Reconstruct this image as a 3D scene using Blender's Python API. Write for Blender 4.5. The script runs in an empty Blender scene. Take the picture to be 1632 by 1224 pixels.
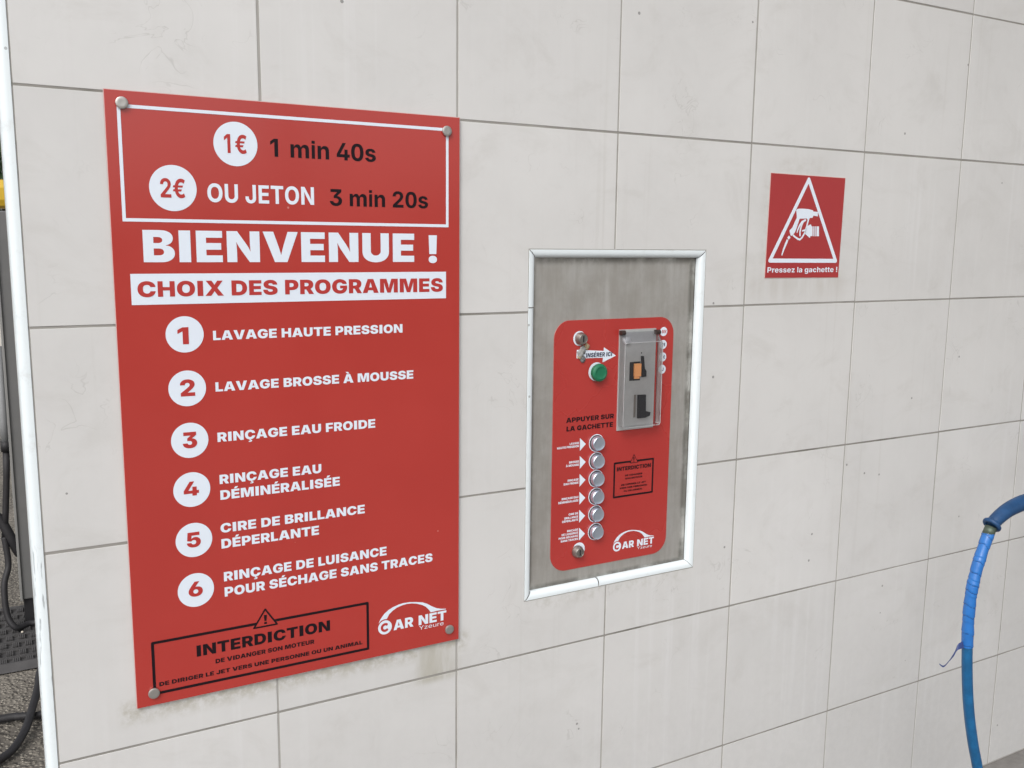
import bpy, bmesh, math, random
from mathutils import Matrix, Vector
random.seed(7)
R_ = math.radians
SC = bpy.context.scene
COL = SC.collection

# ------------------------------------------------------------------ camera, sky, sun, exposure
CAM = (-0.03281962, -1.32119142, 1.30760596)
RIGHT = (0.87510626, -0.48381365, 0.01064819)
DOWN = (-0.06454075, -0.13848964, -0.98825863)
FWD = (0.47960768, 0.86414407, -0.15241885)
FPX = 1476.32348                       # focal length in photo pixels (photo 1632 x 1224)
cd = bpy.data.cameras.new('camera'); cam = bpy.data.objects.new('camera', cd); COL.objects.link(cam)
cd.sensor_width = 36; cd.lens = 36 * FPX / 1632; cd.clip_start = 0.02; cd.clip_end = 600
cam.matrix_world = Matrix(((RIGHT[0], -DOWN[0], -FWD[0], CAM[0]), (RIGHT[1], -DOWN[1], -FWD[1], CAM[1]),
                           (RIGHT[2], -DOWN[2], -FWD[2], CAM[2]), (0, 0, 0, 1)))
SC.camera = cam

SUN_DIR = Vector((-0.50, -0.52, 0.69)).normalized()      # from the place towards the sun
world = bpy.data.worlds.new('World'); SC.world = world; world.use_nodes = True
wn = world.node_tree.nodes; wl = world.node_tree.links
sky = wn.new('ShaderNodeTexSky'); sky.sky_type = 'NISHITA'; sky.sun_disc = False
sky.sun_elevation = math.asin(SUN_DIR.z); sky.sun_rotation = math.atan2(SUN_DIR.x, SUN_DIR.y)
sky.dust_density = 4.0; sky.air_density = 1.0
hs = wn.new('ShaderNodeHueSaturation'); hs.inputs['Saturation'].default_value = 0.22
wl.new(sky.outputs[0], hs.inputs['Color']); wl.new(hs.outputs[0], wn['Background'].inputs[0])
wn['Background'].inputs[1].default_value = 0.15
sd = bpy.data.lights.new('sun', 'SUN'); sun = bpy.data.objects.new('sun', sd); COL.objects.link(sun)
sd.energy = 0.7; sd.angle = R_(25); sd.color = (1.0, 0.99, 0.975)
sun.rotation_euler = SUN_DIR.to_track_quat('Z', 'Y').to_euler(); sun.location = (-3, -4, 6)
SC.view_settings.view_transform = 'Standard'; SC.view_settings.look = 'None'
SC.view_settings.exposure = 0.33; SC.view_settings.gamma = 1.0

# ------------------------------------------------------------------ helpers
T = 0.30                                # one wall tile
Z0 = 5.963 * T                          # height of the first tile joint in the photo
def ray(px, py):
    a, b = (px - 816) / FPX, (py - 612) / FPX
    return [FWD[i] + a * RIGHT[i] + b * DOWN[i] for i in range(3)]
def onwall(px, py, y=0.0):              # a point of the photo measured on a plane parallel to the wall
    d = ray(px, py); t = (y - CAM[1]) / d[1]
    return (CAM[0] + t * d[0], CAM[2] + t * d[2])
def at(px, py, y):
    x, z = onwall(px, py, y); return Vector((x, y, z))
def onground(px, py, z=0.0):
    d = ray(px, py); t = (z - CAM[2]) / d[2]
    return Vector((CAM[0] + t * d[0], CAM[1] + t * d[1], z))

ORG = {}
class MB:
    def __init__(s): s.v = []; s.f = []; s.t = []
    def add(s, vs, fs, tone=0.0):
        n = len(s.v); s.v += [tuple(v) for v in vs]
        s.f += [tuple(i + n for i in f) for f in fs]; s.t += [tone] * len(fs)
    def box(s, x0, x1, y0, y1, z0, z1, b=0.0, tone=0.0):
        if b <= 0:
            v = [(x, y, z) for x in (x0, x1) for y in (y0, y1) for z in (z0, z1)]
            s.add(v, [(0, 1, 3, 2), (4, 6, 7, 5), (0, 4, 5, 1), (2, 3, 7, 6), (0, 2, 6, 4), (1, 5, 7, 3)], tone)
        else:
            bm = bmesh.new(); bmesh.ops.create_cube(bm, size=1)
            for v in bm.verts:
                v.co = ((x0 + x1) / 2 + v.co.x * (x1 - x0), (y0 + y1) / 2 + v.co.y * (y1 - y0), (z0 + z1) / 2 + v.co.z * (z1 - z0))
            bmesh.ops.bevel(bm, geom=bm.edges[:], offset=b, segments=2, affect='EDGES', profile=0.5)
            bm.verts.index_update()
            s.add([v.co[:] for v in bm.verts], [[v.index for v in f.verts] for f in bm.faces], tone); bm.free()
    def quads(s, qs, y):                 # flat print in the wall plane, facing -y
        for q in qs:
            s.add([(x, y, z) for x, z in q], [tuple(range(len(q)))])
    def tube(s, pts, r, n=12, cap=True, up=Vector((0.3, 0.2, 1))):
        pts = [Vector(p) for p in pts]; m = len(pts); rs = r if isinstance(r, (list, tuple)) else [r] * m
        v = []; u = None
        for i, p in enumerate(pts):
            d = (pts[min(i + 1, m - 1)] - pts[max(i - 1, 0)]).normalized()
            if u is None: u = d.orthogonal().normalized()
            u = (u - d * u.dot(d)).normalized(); w = d.cross(u)
            for k in range(n):
                a = 2 * math.pi * k / n; v.append(p + (u * math.cos(a) + w * math.sin(a)) * rs[i])
        f = [(i * n + k, i * n + (k + 1) % n, (i + 1) * n + (k + 1) % n, (i + 1) * n + k) for i in range(m - 1) for k in range(n)]
        if cap: f += [tuple(range(n))[::-1], tuple((m - 1) * n + k for k in range(n))]
        s.add(v, f)
    def lathe(s, prof, c, n=40):         # profile of (radius, height towards the viewer = -y) about a -y axis through c
        v = []; f = []
        for r, h in prof:
            for k in range(n):
                a = 2 * math.pi * k / n; v.append((c[0] + r * math.cos(a), c[1] - h, c[2] + r * math.sin(a)))
        m = len(prof)
        for i in range(m - 1):
            for k in range(n):
                f.append((i * n + k, (i + 1) * n + k, (i + 1) * n + (k + 1) % n, i * n + (k + 1) % n))
        f.append(tuple((m - 1) * n + k for k in range(n)))
        s.add(v, f)
    def build(s, name, mat, parent=None, smooth=False, label=None, auto=None):
        o0 = ORG.get(parent.name, Vector()) if parent else Vector()
        me = bpy.data.meshes.new(name)
        me.from_pydata([tuple(Vector(v) - o0) for v in s.v], [], s.f); me.update()
        if any(s.t):
            at_ = me.attributes.new('tone', 'FLOAT', 'FACE')
            at_.data.foreach_set('value', s.t)
        me.materials.append(mat)
        bm = bmesh.new(); bm.from_mesh(me)
        bmesh.ops.delete(bm, geom=[v for v in bm.verts if not v.link_faces], context='VERTS')
        if not getattr(s, 'flat', False): bmesh.ops.recalc_face_normals(bm, faces=bm.faces[:])
        bm.to_mesh(me); bm.free()
        if smooth: me.polygons.foreach_set('use_smooth', [True] * len(me.polygons))
        if auto:
            me.polygons.foreach_set('use_smooth', [True] * len(me.polygons))
            me.set_sharp_from_angle(angle=R_(auto))
        o = bpy.data.objects.new(name, me); COL.objects.link(o)
        if parent: o.parent = parent; ORG[o.name] = o0
        else: ORG[o.name] = Vector()
        if label: o['label'] = label
        return o
def thing(name, loc, label, cat, group=None):
    o = bpy.data.objects.new(name, None); COL.objects.link(o); o.location = loc; o.empty_display_size = 0.05
    ORG[o.name] = Vector(loc); o['label'] = label; o['category'] = cat
    if group: o['group'] = group
    return o
def tag(o, label, cat, group=None, kind=None):
    if label: o['label'] = label
    if cat: o['category'] = cat
    if group: o['group'] = group
    if kind: o['kind'] = kind
    return o
def duplicate(root, loc, label=None):
    c = root.copy(); COL.objects.link(c); c.location = loc; ORG[c.name] = Vector(loc)
    if label: c['label'] = label
    for ch in list(root.children):
        d = ch.copy(); COL.objects.link(d); d.parent = c
        for g in list(ch.children):
            e = g.copy(); COL.objects.link(e); e.parent = d
    return c

# flat shapes: union of contours (non-zero winding) cut into level strips
def fill(contours, evenodd=False):
    S = []
    for c in contours:
        n = len(c)
        for i in range(n):
            (x0, y0), (x1, y1) = c[i], c[(i + 1) % n]
            if abs(y0 - y1) > 1e-12: S.append((x0, y0, x1, y1, 1) if y0 < y1 else (x1, y1, x0, y0, -1))
    ys = set()
    for s in S: ys.add(round(s[1], 9)); ys.add(round(s[3], 9))
    for i in range(len(S)):
        a = S[i]
        for j in range(i):
            b = S[j]
            lo, hi = max(a[1], b[1]), min(a[3], b[3])
            if hi - lo < 1e-9: continue
            ka = (a[2] - a[0]) / (a[3] - a[1]); kb = (b[2] - b[0]) / (b[3] - b[1])
            if abs(ka - kb) < 1e-12: continue
            y = (b[0] - kb * b[1] - a[0] + ka * a[1]) / (ka - kb)
            if lo + 1e-9 < y < hi - 1e-9: ys.add(round(y, 9))
    ys = sorted(ys); out = []
    for y0, y1 in zip(ys, ys[1:]):
        if y1 - y0 < 1e-9: continue
        ym = (y0 + y1) / 2; row = []
        for s in S:
            if s[1] < ym < s[3]:
                k = (s[2] - s[0]) / (s[3] - s[1])
                row.append((s[0] + k * (ym - s[1]), s[0] + k * (y0 - s[1]), s[0] + k * (y1 - s[1]), s[4]))
        row.sort(); w = 0
        for r in row:
            p = w; w = (w ^ 1) if evenodd else w + r[3]
            if p == 0 and w != 0: a = r
            elif p != 0 and w == 0 and r[0] - a[0] > 1e-9:
                q = [(a[1], y0), (r[1], y0), (r[2], y1), (a[2], y1)]
                if abs(q[0][0] - q[1][0]) < 1e-10: q.pop(1)
                elif abs(q[2][0] - q[3][0]) < 1e-10: q.pop(2)
                out.append(q)
    return out
def ccw(c):
    a = sum(c[i][0] * c[(i + 1) % len(c)][1] - c[(i + 1) % len(c)][0] * c[i][1] for i in range(len(c)))
    return list(c) if a > 0 else list(c)[::-1]
def circle(x, z, r, n=48, rx=None): return [(x + (rx or r) * math.cos(2 * math.pi * k / n), z + r * math.sin(2 * math.pi * k / n)) for k in range(n)]
def stroke(pts, w, closed=False, joints=True):   # contours of a line of width w (or a width per point)
    n = len(pts); ws = w if isinstance(w, (list, tuple)) else [w] * n; out = []
    for i in range(n if closed else n - 1):
        (x0, z0), (x1, z1) = pts[i], pts[(i + 1) % n]; d = math.hypot(x1 - x0, z1 - z0)
        nx, nz = -(z1 - z0) / d / 2, (x1 - x0) / d / 2; a, b = ws[i], ws[(i + 1) % n]
        out.append(ccw([(x0 + nx * a, z0 + nz * a), (x0 - nx * a, z0 - nz * a), (x1 - nx * b, z1 - nz * b), (x1 + nx * b, z1 + nz * b)]))
    if joints:
        for i in (range(n) if closed else range(1, n - 1)): out.append(circle(pts[i][0], pts[i][1], ws[i] / 2, 14))
    return out
def rect(x0, x1, z0, z1): return [(x0, z0), (x1, z0), (x1, z1), (x0, z1)]
def rrect(x0, x1, z0, z1, r, n=8):
    out = []
    for cx, cz, a0 in ((x1 - r, z1 - r, 0), (x0 + r, z1 - r, 90), (x0 + r, z0 + r, 180), (x1 - r, z0 + r, 270)):
        for k in range(n + 1):
            a = R_(a0 + 90 * k / n); out.append((cx + r * math.cos(a), cz + r * math.sin(a)))
    return out
def photo(pts, y, ox=0, oz=0, s=1.0):      # pixels of an enlarged crop of the photo -> wall plane
    return [onwall(ox + px / s, oz + py / s, y) for px, py in pts]

FONT = {
 'black': {
  'A': (795, '22,0 258,728 528,728 772,0 549,0 464,282 437,374q 389,572q 368,669 413,669 392,572q 350,374q 324,282 243,0|197,140 197,287 598,287 598,140'),
  'B': (668, '47,0 47,728 362,728 445,728q 559,683q 616,601q 616,546 616,506q 581,439q 518,395q 476,387 476,379 522,377q 599,334q 645,257q 645,206 645,146q 583,53q 469,0q 390,0|244,157 337,157 386,157q 437,195q 437,231 437,257q 413,293q 370,312q 340,312 244,312|244,434 325,434 351,434q 391,450q 413,480q 413,503 413,536q 365,572q 328,572 244,572'),
  'C': (748, '385,-10 285,-10q 126,76q 34,243q 34,363 34,485q 128,652q 287,737q 385,737 453,737q 567,701q 654,630q 708,528q 715,462 515,462 512,485q 493,523q 461,551q 418,565q 391,565 341,565q 272,517q 237,427q 237,363 237,297q 273,207q 341,162q 390,162 417,162q 460,177q 492,204q 512,242q 516,266 716,266 712,219q 668,123q 585,41q 465,-10q'),
  'D': (723, '327,0 128,0 128,168 319,168 374,168q 450,202q 490,288q 490,363 490,439q 449,525q 371,560q 313,560 125,560 125,728 324,728 437,728q 600,640q 688,477q 688,363 688,250q 600,87q 438,0q|244,728 244,0 47,0 47,728'),
  'E': (613, '47,0 47,728 571,728 571,568 244,568 244,445 544,445 544,290 244,290 244,159 569,159 569,0'),
  'F': (584, '47,0 47,728 559,728 559,568 244,568 244,404 527,404 527,249 244,249 244,0'),
  'G': (754, '391,-10 285,-10q 124,81q 34,248q 34,362 34,482q 130,650q 292,737q 390,737 454,737q 565,701q 651,633q 703,542q 709,487 510,487 505,506q 485,535q 456,555q 417,565q 394,565 344,565q 274,518q 237,428q 237,365 237,301q 272,210q 341,162q 393,162 438,162q 498,188q 527,237q 527,270 562,266 396,266 396,406 718,406 718,306 718,206q 634,65q 486,-10q'),
  'H': (750, '47,0 47,728 244,728 244,451 506,451 506,728 703,728 703,0 506,0 506,292 244,292 244,0'),
  'J': (596, '286,-10 158,-10q 20,113q 20,228 20,273 217,273 217,224 217,184q 253,144q 286,144 319,144q 354,184q 354,225 354,728 549,728 549,229 549,114q 413,-10q'),
  'L': (565, '47,0 47,728 244,728 244,159 538,159 538,0'),
  'M': (956, '47,0 47,728 358,728 424,500 432,471q 454,374q 475,263q 492,161q 497,126 460,126 465,161q 482,263q 503,374q 524,471q 533,500 597,728 909,728 909,0 710,0 710,281 710,306q 712,389q 715,487q 718,587q 718,629 729,629 720,583q 698,482q 674,387q 653,308q 645,281 561,0 396,0 311,281 303,308q 281,387q 256,482q 233,583q 224,629 238,629 238,587q 241,487q 244,389q 246,306q 246,281 246,0'),
  'N': (770, '47,0 47,728 262,728 435,442 458,405q 497,331q 533,241q 552,182 535,182 533,221q 525,325q 520,426q 520,461 520,728 723,728 723,0 508,0 346,266 319,311q 277,390q 239,478q 214,535 234,535 238,484q 246,382q 250,295q 250,266 250,0'),
  'O': (775, '388,-10 289,-10q 128,76q 34,243q 34,363 34,485q 128,652q 289,737q 388,737 487,737q 647,652q 741,485q 741,363 741,242q 647,76q 487,-10q|388,162 437,162q 504,208q 538,298q 538,363 538,429q 504,519q 437,565q 388,565 339,565q 272,519q 237,429q 237,363 237,298q 272,208q 339,162q'),
  'P': (656, '47,0 47,728 360,728 441,728q 563,664q 631,547q 631,470 631,392q 562,278q 437,216q 354,216 166,216 166,369 313,369 349,369q 398,394q 425,439q 425,470 425,501q 398,546q 349,569q 313,569 244,569 244,0'),
  'R': (668, '47,0 47,728 360,728 441,728q 563,668q 631,558q 631,480 631,402q 562,295q 437,240q 354,240 166,240 166,394 313,394 349,394q 398,411q 425,449q 425,480 425,512q 398,551q 349,569q 313,569 244,569 244,0|440,0 263,334 473,334 655,0'),
  'S': (666, '343,-9 248,-9q 107,47q 29,165q 28,256 216,256 218,223q 248,177q 302,153q 340,153 372,153q 415,169q 437,197q 437,215 437,231q 416,256q 368,277q 327,285 254,301 158,321q 47,420q 47,506 47,575q 122,679q 254,737q 341,737 429,737q 558,678q 627,571q 628,500 438,500 436,536q 389,575q 341,575 311,575q 271,561q 253,536q 253,520 253,502q 273,477q 316,458q 351,450 410,438 470,425q 557,383q 612,327q 638,256q 638,215 638,143q 567,43q 435,-9q'),
  'T': (687, '27,568 27,728 659,728 659,568 442,568 442,0 245,0 245,568'),
  'U': (722, '360,-9 267,-9q 125,57q 47,179q 47,262 47,728 244,728 244,278 244,244q 274,192q 327,162q 360,162 395,162q 447,192q 478,244q 478,278 478,728 675,728 675,262 675,179q 596,57q 454,-9q'),
  'V': (795, '267,0 22,728 246,728 331,445 358,354q 404,164q 425,66 381,66 402,164q 445,354q 471,445 552,728 772,728 536,0'),
  'X': (786, '22,0 336,445 336,294 52,728 281,728 339,633 360,598q 388,535q 411,479q 425,455 365,455 380,479q 403,535q 432,598q 453,633 512,728 735,728 460,306 460,447 764,0 528,0 449,125 429,156q 407,199q 391,233q 379,251 406,251 395,233q 378,198q 356,156q 335,125 252,0'),
  'Y': (775, '293,0 293,253 22,728 254,728 359,508 374,478q 396,415q 408,375 379,375 390,415q 410,478q 424,508 522,728 753,728 490,253 490,0'),
  '1': (645, '453,728 453,0 255,0 255,558 250,558 91,450 91,618 254,728'),
  '2': (645, '50,0 50,142 321,366 348,389q 387,428q 408,470q 408,496 408,524q 384,563q 343,585q 315,585 288,585q 247,563q 224,521q 224,490 36,490 36,567q 105,677q 231,737q 315,737 403,737q 531,682q 601,581q 601,513 601,471q 566,388q 476,288q 393,219 324,162 324,157 608,157 608,0'),
  '3': (645, '320,-10 230,-10q 98,50q 24,154q 23,222 222,222 223,201q 249,168q 293,149q 320,149 349,149q 390,170q 412,210q 412,237 412,261q 386,301q 339,324q 309,324 213,324 213,445 360,565 360,569 61,569 61,728 591,728 591,585 339,381 339,426 422,439q 549,391q 621,289q 621,221 621,149q 542,46q 405,-10q'),
  '4': (645, '9,113 9,267 268,728 456,728 203,272 203,267 636,267 636,113|362,0 362,159 370,228 370,454 547,454 547,0'),
  '5': (645, '318,-10 234,-10q 104,49q 30,154q 29,222 221,222 221,197q 248,160q 292,140q 318,140 348,140q 394,166q 419,212q 419,244 419,276q 394,324q 348,350q 318,350 286,350q 234,319q 221,293 47,327 76,728 565,728 565,569 238,569 224,409 228,409 245,442q 329,485q 384,485 433,485q 515,451q 576,388q 610,302q 610,250 610,174q 538,57q 406,-10q'),
  '6': (645, '326,-10 250,-10q 117,46q 35,157q 35,240 35,302q 82,415q 120,473 292,728 485,728 270,410 202,410 213,425q 263,456q 334,477q 379,477 447,477q 550,423q 609,322q 609,250 609,170q 536,54q 408,-10q|324,140 354,140q 399,167q 426,213q 426,243 426,273q 399,320q 354,347q 324,347 296,347q 250,320q 224,273q 224,243 224,213q 250,167q 296,140q'),
  '!': (381, '102,228 87,728 294,728 279,228|190,-12 143,-12q 86,41q 86,85 86,130q 143,183q 190,183 238,183q 295,130q 295,85 295,41q 238,-12q'),
 },
 'bold': {
  '1': (646, '431,728 431,0 274,0 274,590 269,590 104,473 104,615 265,728'),
  '2': (646, '66,0 66,113 326,352 358,383q 403,432q 426,481q 426,510 426,542q 398,588q 349,612q 317,612 284,612q 235,586q 208,537q 208,502 58,502 58,574q 124,679q 241,737q 318,737 397,737q 514,682q 579,585q 579,521 579,480q 547,400q 464,302q 388,233 285,134 285,128 588,128 588,0'),
  '3': (646, '316,-10 236,-10q 111,45q 40,142q 38,207 197,207 199,180q 231,141q 284,120q 317,120 351,120q 404,144q 433,192q 433,225 433,255q 403,305q 344,335q 300,335 218,335 218,438 379,594 379,598 74,598 74,728 569,728 569,613 325,386 325,420 407,432q 530,381q 598,280q 598,215 598,147q 524,46q 397,-10q'),
  '4': (646, '28,126 28,250 298,728 450,728 186,258 186,252 618,252 618,126|377,0 377,163 382,219 382,454 525,454 525,0'),
  ' ': (269, ''),
  '0': (646, '323,-10 230,-10q 104,79q 41,245q 41,363 41,481q 105,648q 230,737q 323,737 416,737q 542,648q 605,481q 605,363 605,245q 542,79q 417,-10q|323,120 366,120q 421,173q 448,281q 448,363 448,446q 421,555q 366,608q 323,608 281,608q 225,555q 198,446q 198,363 198,281q 225,173q 281,120q'),
  '€': (687, '540,477 505,399 29,399 58,477|472,328 433,248 29,248 58,328|633,672 575,547 561,557q 522,580q 471,597q 439,597 390,597q 319,548q 279,445q 279,363 279,281q 319,178q 390,130q 439,130 470,130q 521,147q 560,170q 572,178 631,54 592,22q 494,-10q 439,-10 346,-10q 202,78q 121,245q 121,363 121,481q 202,648q 346,737q 439,737 496,737q 593,704q'),
  'm': (918, '60,0 60,546 204,546 212,408 201,408 213,459q 263,524q 330,554q 366,554 425,554q 497,479q 515,398 498,398 510,452q 566,521q 642,554q 683,554 734,554q 812,510q 858,427q 858,368 858,0 702,0 702,336 702,381q 655,425q 619,425 593,425q 554,402q 534,361q 534,333 534,0 384,0 384,340 384,379q 339,425q 302,425 277,425q 238,403q 215,359q 215,328 215,0'),
  'i': (275, '60,0 60,546 215,546 215,0|138,614 103,614q 54,660q 54,692 54,725q 103,770q 138,770 172,770q 221,725q 221,692 221,660q 172,614q'),
  'n': (627, '215,314 215,0 60,0 60,546 206,546 209,409 201,409 222,476q 309,553q 379,553 436,553q 520,503q 567,411q 567,347 567,0 412,0 412,319 412,368q 361,424q 317,424 287,424q 241,398q 215,349q'),
  's': (565, '282,-11 214,-11q 111,28q 45,101q 36,152 180,176 191,139q 243,101q 287,101 326,101q 372,131q 372,154 372,174q 338,200q 303,207 209,226 129,242q 50,320q 50,382 50,435q 108,512q 212,553q 283,553 349,553q 446,517q 506,451q 516,405 378,382 370,410q 323,443q 286,443 251,443q 205,415q 205,391 205,372q 235,345q 272,337 372,318 452,302q 530,229q 530,170 530,116q 467,35q 355,-11q'),
  'O': (771, '386,-10 289,-10q 134,78q 44,245q 44,363 44,483q 134,650q 289,737q 386,737 483,737q 637,650q 727,483q 727,363 727,244q 637,78q 483,-10q|386,129 441,129q 522,183q 567,288q 567,363 567,439q 522,544q 441,598q 386,598 331,598q 249,544q 204,439q 204,363 204,288q 249,183q 331,129q'),
  'U': (730, '365,-10 274,-10q 138,57q 62,176q 62,256 62,728 220,728 220,269 220,228q 256,165q 321,129q 365,129 409,129q 474,165q 510,228q 510,269 510,728 668,728 668,256 668,176q 592,57q 456,-10q'),
  'J': (586, '279,-10 163,-10q 31,110q 31,220 31,263 188,263 188,218 188,168q 237,116q 279,116 320,116q 368,168q 368,218 368,728 524,728 524,221 524,110q 393,-10q'),
  'E': (608, '62,0 62,728 556,728 556,598 220,598 220,431 530,431 530,304 220,304 220,130 557,130 557,0'),
  'T': (671, '35,598 35,728 636,728 636,598 414,598 414,0 257,0 257,598'),
  'N': (763, '62,0 62,728 237,728 457,374 476,344q 512,276q 550,194q 569,141 553,141 550,182q 544,275q 540,363q 540,393 540,728 701,728 701,0 526,0 325,322 302,361q 262,433q 220,519q 192,578 211,578 214,526q 220,428q 224,348q 224,322 224,0'),
  'A': (755, '24,0 270,728 478,728 731,0 556,0 445,339 422,411q 378,579q 355,675 389,675 367,579q 326,410q 305,339 198,0|182,164 182,286 573,286 573,164'),
  'P': (650, '62,0 62,728 351,728 434,728q 551,664q 613,553q 613,480 613,407q 550,296q 431,234q 347,234 164,234 164,360 321,360 365,360q 422,390q 451,444q 451,480 451,516q 422,569q 364,598q 321,598 220,598 220,0'),
  'Y': (739, '293,0 293,270 24,728 208,728 328,502 346,469q 374,402q 389,357 357,357 371,403q 399,469q 416,502 531,728 715,728 450,270 450,0'),
  'R': (659, '62,0 62,728 351,728 434,728q 551,669q 613,562q 613,489 613,416q 550,311q 431,256q 347,256 156,256 156,383 321,383 365,383q 422,406q 451,453q 451,489 451,525q 422,573q 364,598q 321,598 220,598 220,0|465,0 288,332 458,332 639,0'),
  'S': (657, '334,-10 246,-10q 114,44q 41,151q 39,231 192,231 194,195q 231,146q 293,122q 333,122 371,122q 428,144q 459,183q 459,209 459,233q 431,265q 376,288q 336,298 257,317 164,339q 58,436q 58,516 58,582q 130,682q 255,737q 336,737 418,737q 539,681q 607,582q 608,517 456,517 452,559q 389,606q 335,606 298,606q 247,585q 220,549q 220,526 220,501q 251,467q 302,446q 334,439 398,423 447,412q 527,376q 586,324q 618,254q 618,209 618,141q 550,43q 424,-10q'),
  'L': (565, '62,0 62,728 220,728 220,130 530,130 530,0'),
  'G': (751, '389,-10 286,-10q 131,81q 44,248q 44,363 44,481q 135,649q 289,737q 386,737 448,737q 554,702q 638,636q 690,546q 697,492 537,492 530,517q 504,556q 466,584q 418,598q 388,598 333,598q 250,544q 204,439q 204,364 204,290q 249,185q 333,129q 390,129 441,129q 514,166q 552,232q 552,277 584,273 399,273 399,391 705,391 705,298 705,202q 623,64q 481,-10q'),
  'C': (741, '384,-10 287,-10q 133,78q 44,245q 44,363 44,483q 134,650q 288,737q 384,737 447,737q 555,702q 639,635q 692,538q 700,476 541,476 536,505q 510,550q 470,582q 418,598q 387,598 332,598q 249,543q 204,438q 204,363 204,287q 250,182q 332,129q 387,129 417,129q 469,146q 509,178q 536,223q 541,252 701,252 695,202q 648,108q 567,34q 455,-10q'),
  'H': (747, '62,0 62,728 220,728 220,437 527,437 527,728 685,728 685,0 527,0 527,307 220,307 220,0'),
  'D': (722, '323,0 132,0 132,135 315,135 383,135q 475,182q 521,284q 521,364 521,444q 474,545q 383,592q 315,592 129,592 129,728 324,728 434,728q 593,640q 678,477q 678,364 678,251q 593,87q 433,0q|220,728 220,0 62,0 62,728'),
  'r': (412, '60,0 60,546 211,546 211,449 216,449 231,501q 301,553q 347,553 358,553q 384,550q 394,548 394,411 384,414q 345,418q 329,418 297,418q 245,390q 215,340q 215,306 215,0'),
  'e': (598, '310,-11 225,-11q 103,58q 38,184q 38,270 38,355q 103,482q 222,553q 303,553 358,553q 452,518q 522,448q 561,345q 561,275 561,233 98,233 98,328 487,328 414,304 414,345q 389,405q 340,438q 304,438 268,438q 217,404q 191,347q 191,309 191,242 191,197q 221,135q 276,105q 312,105 337,105q 377,119q 406,146q 414,166 553,141 540,95q 474,27q 374,-11q'),
  'z': (576, '58,0 58,92 322,418 322,422 66,422 66,546 509,546 509,445 261,127 261,124 518,124 518,0'),
  'a': (583, '213,-10 161,-10q 79,26q 32,98q 32,152 32,198q 65,260q 122,297q 196,317q 237,321 284,326q 341,334q 368,352q 368,370 368,372 368,394q 349,424q 313,440q 286,440 260,440q 220,424q 195,397q 189,379 47,401 60,448q 125,516q 224,553q 287,553 334,553q 419,531q 485,486q 523,416q 523,369 523,0 376,0 376,76 372,76 358,50q 314,11q 252,-10q|258,96 290,96q 340,122q 369,167q 369,195 369,251 362,247q 338,240q 308,234q 278,229q 266,227 240,224q 201,207q 180,178q 180,158 180,138q 200,110q 235,96q'),
  'g': (634, '306,-216 237,-216q 133,-181q 69,-119q 58,-78 192,-45 198,-60q 226,-88q 272,-105q 305,-105 360,-105q 421,-55q 421,-3 421,96 409,96 399,73q 362,33q 302,8q 259,8 198,8q 98,65q 38,183q 38,274 38,367q 99,491q 200,553q 259,553 304,553q 366,522q 406,476q 416,453 421,453 421,546 574,546 574,7 574,-67q 506,-166q 385,-216q|309,124 345,124q 395,160q 421,227q 421,274 421,322q 395,391q 345,430q 309,430 273,430q 223,390q 197,320q 197,274 197,228q 223,160q 273,124q'),
  'c': (591, '307,-11 224,-11q 103,60q 38,187q 38,271 38,355q 103,482q 224,553q 307,553 358,553q 441,527q 505,479q 546,410q 554,367 410,341 405,362q 388,396q 363,420q 330,432q 309,432 272,432q 222,392q 196,320q 196,271 196,223q 222,151q 272,110q 309,110 330,110q 363,123q 389,147q 407,183q 411,205 554,179 547,135q 506,65q 442,16q 358,-11q'),
  'h': (627, '215,314 215,0 60,0 60,728 212,728 212,409 201,409 222,476q 309,553q 379,553 436,553q 520,503q 567,411q 567,347 567,0 412,0 412,319 412,368q 361,424q 317,424 287,424q 241,398q 215,349q'),
  't': (372, '340,546 340,429 10,429 10,546|84,676 239,676 239,162 239,138q 261,115q 287,115 295,115q 326,119q 333,121 355,6 329,-2q 278,-8q 256,-8 172,-8q 84,73q 84,149'),
  '!': (345, '101,230 90,728 256,728 244,230|173,-10 133,-10q 83,37q 83,75 83,114q 133,161q 173,161 213,161q 262,114q 262,75 262,37q 213,-10q'),
 },
 'regular': {
  'Y': (679, '293,0 293,298 25,728 133,728 277,493 301,453q 339,381q 359,327 322,327 342,382q 380,455q 403,493 546,728 653,728 386,298 386,0'),
  'z': (552, '62,0 62,65 368,459 368,464 71,464 71,546 481,546 481,476 184,87 184,82 491,82 491,0'),
  'e': (583, '307,-12 228,-12q 113,59q 51,185q 51,269 51,353q 111,480q 222,553q 296,553 340,553q 424,524q 493,460q 534,355q 534,280 534,243 110,243 110,317 487,317 446,290 446,344q 412,427q 346,475q 296,475 247,475q 177,426q 140,349q 140,304 140,255 140,194q 182,110q 257,66q 307,66 339,66q 392,85q 430,123q 440,150 525,127 513,86q 452,23q 363,-12q'),
  'u': (591, '262,-7 207,-7q 124,39q 77,130q 77,199 77,546 165,546 165,207 165,144q 231,72q 289,72 328,72q 390,106q 426,172q 426,219 426,546 514,546 514,0 429,0 429,132 441,132 416,56q 322,-7q'),
  'r': (376, '77,0 77,546 162,546 162,462 168,462 183,503q 261,554q 310,554 319,554q 346,553q 354,552 354,464 350,465q 319,469q 301,469 262,469q 200,436q 165,379q 165,342 165,0'),
 },
}
_G = {}
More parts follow.
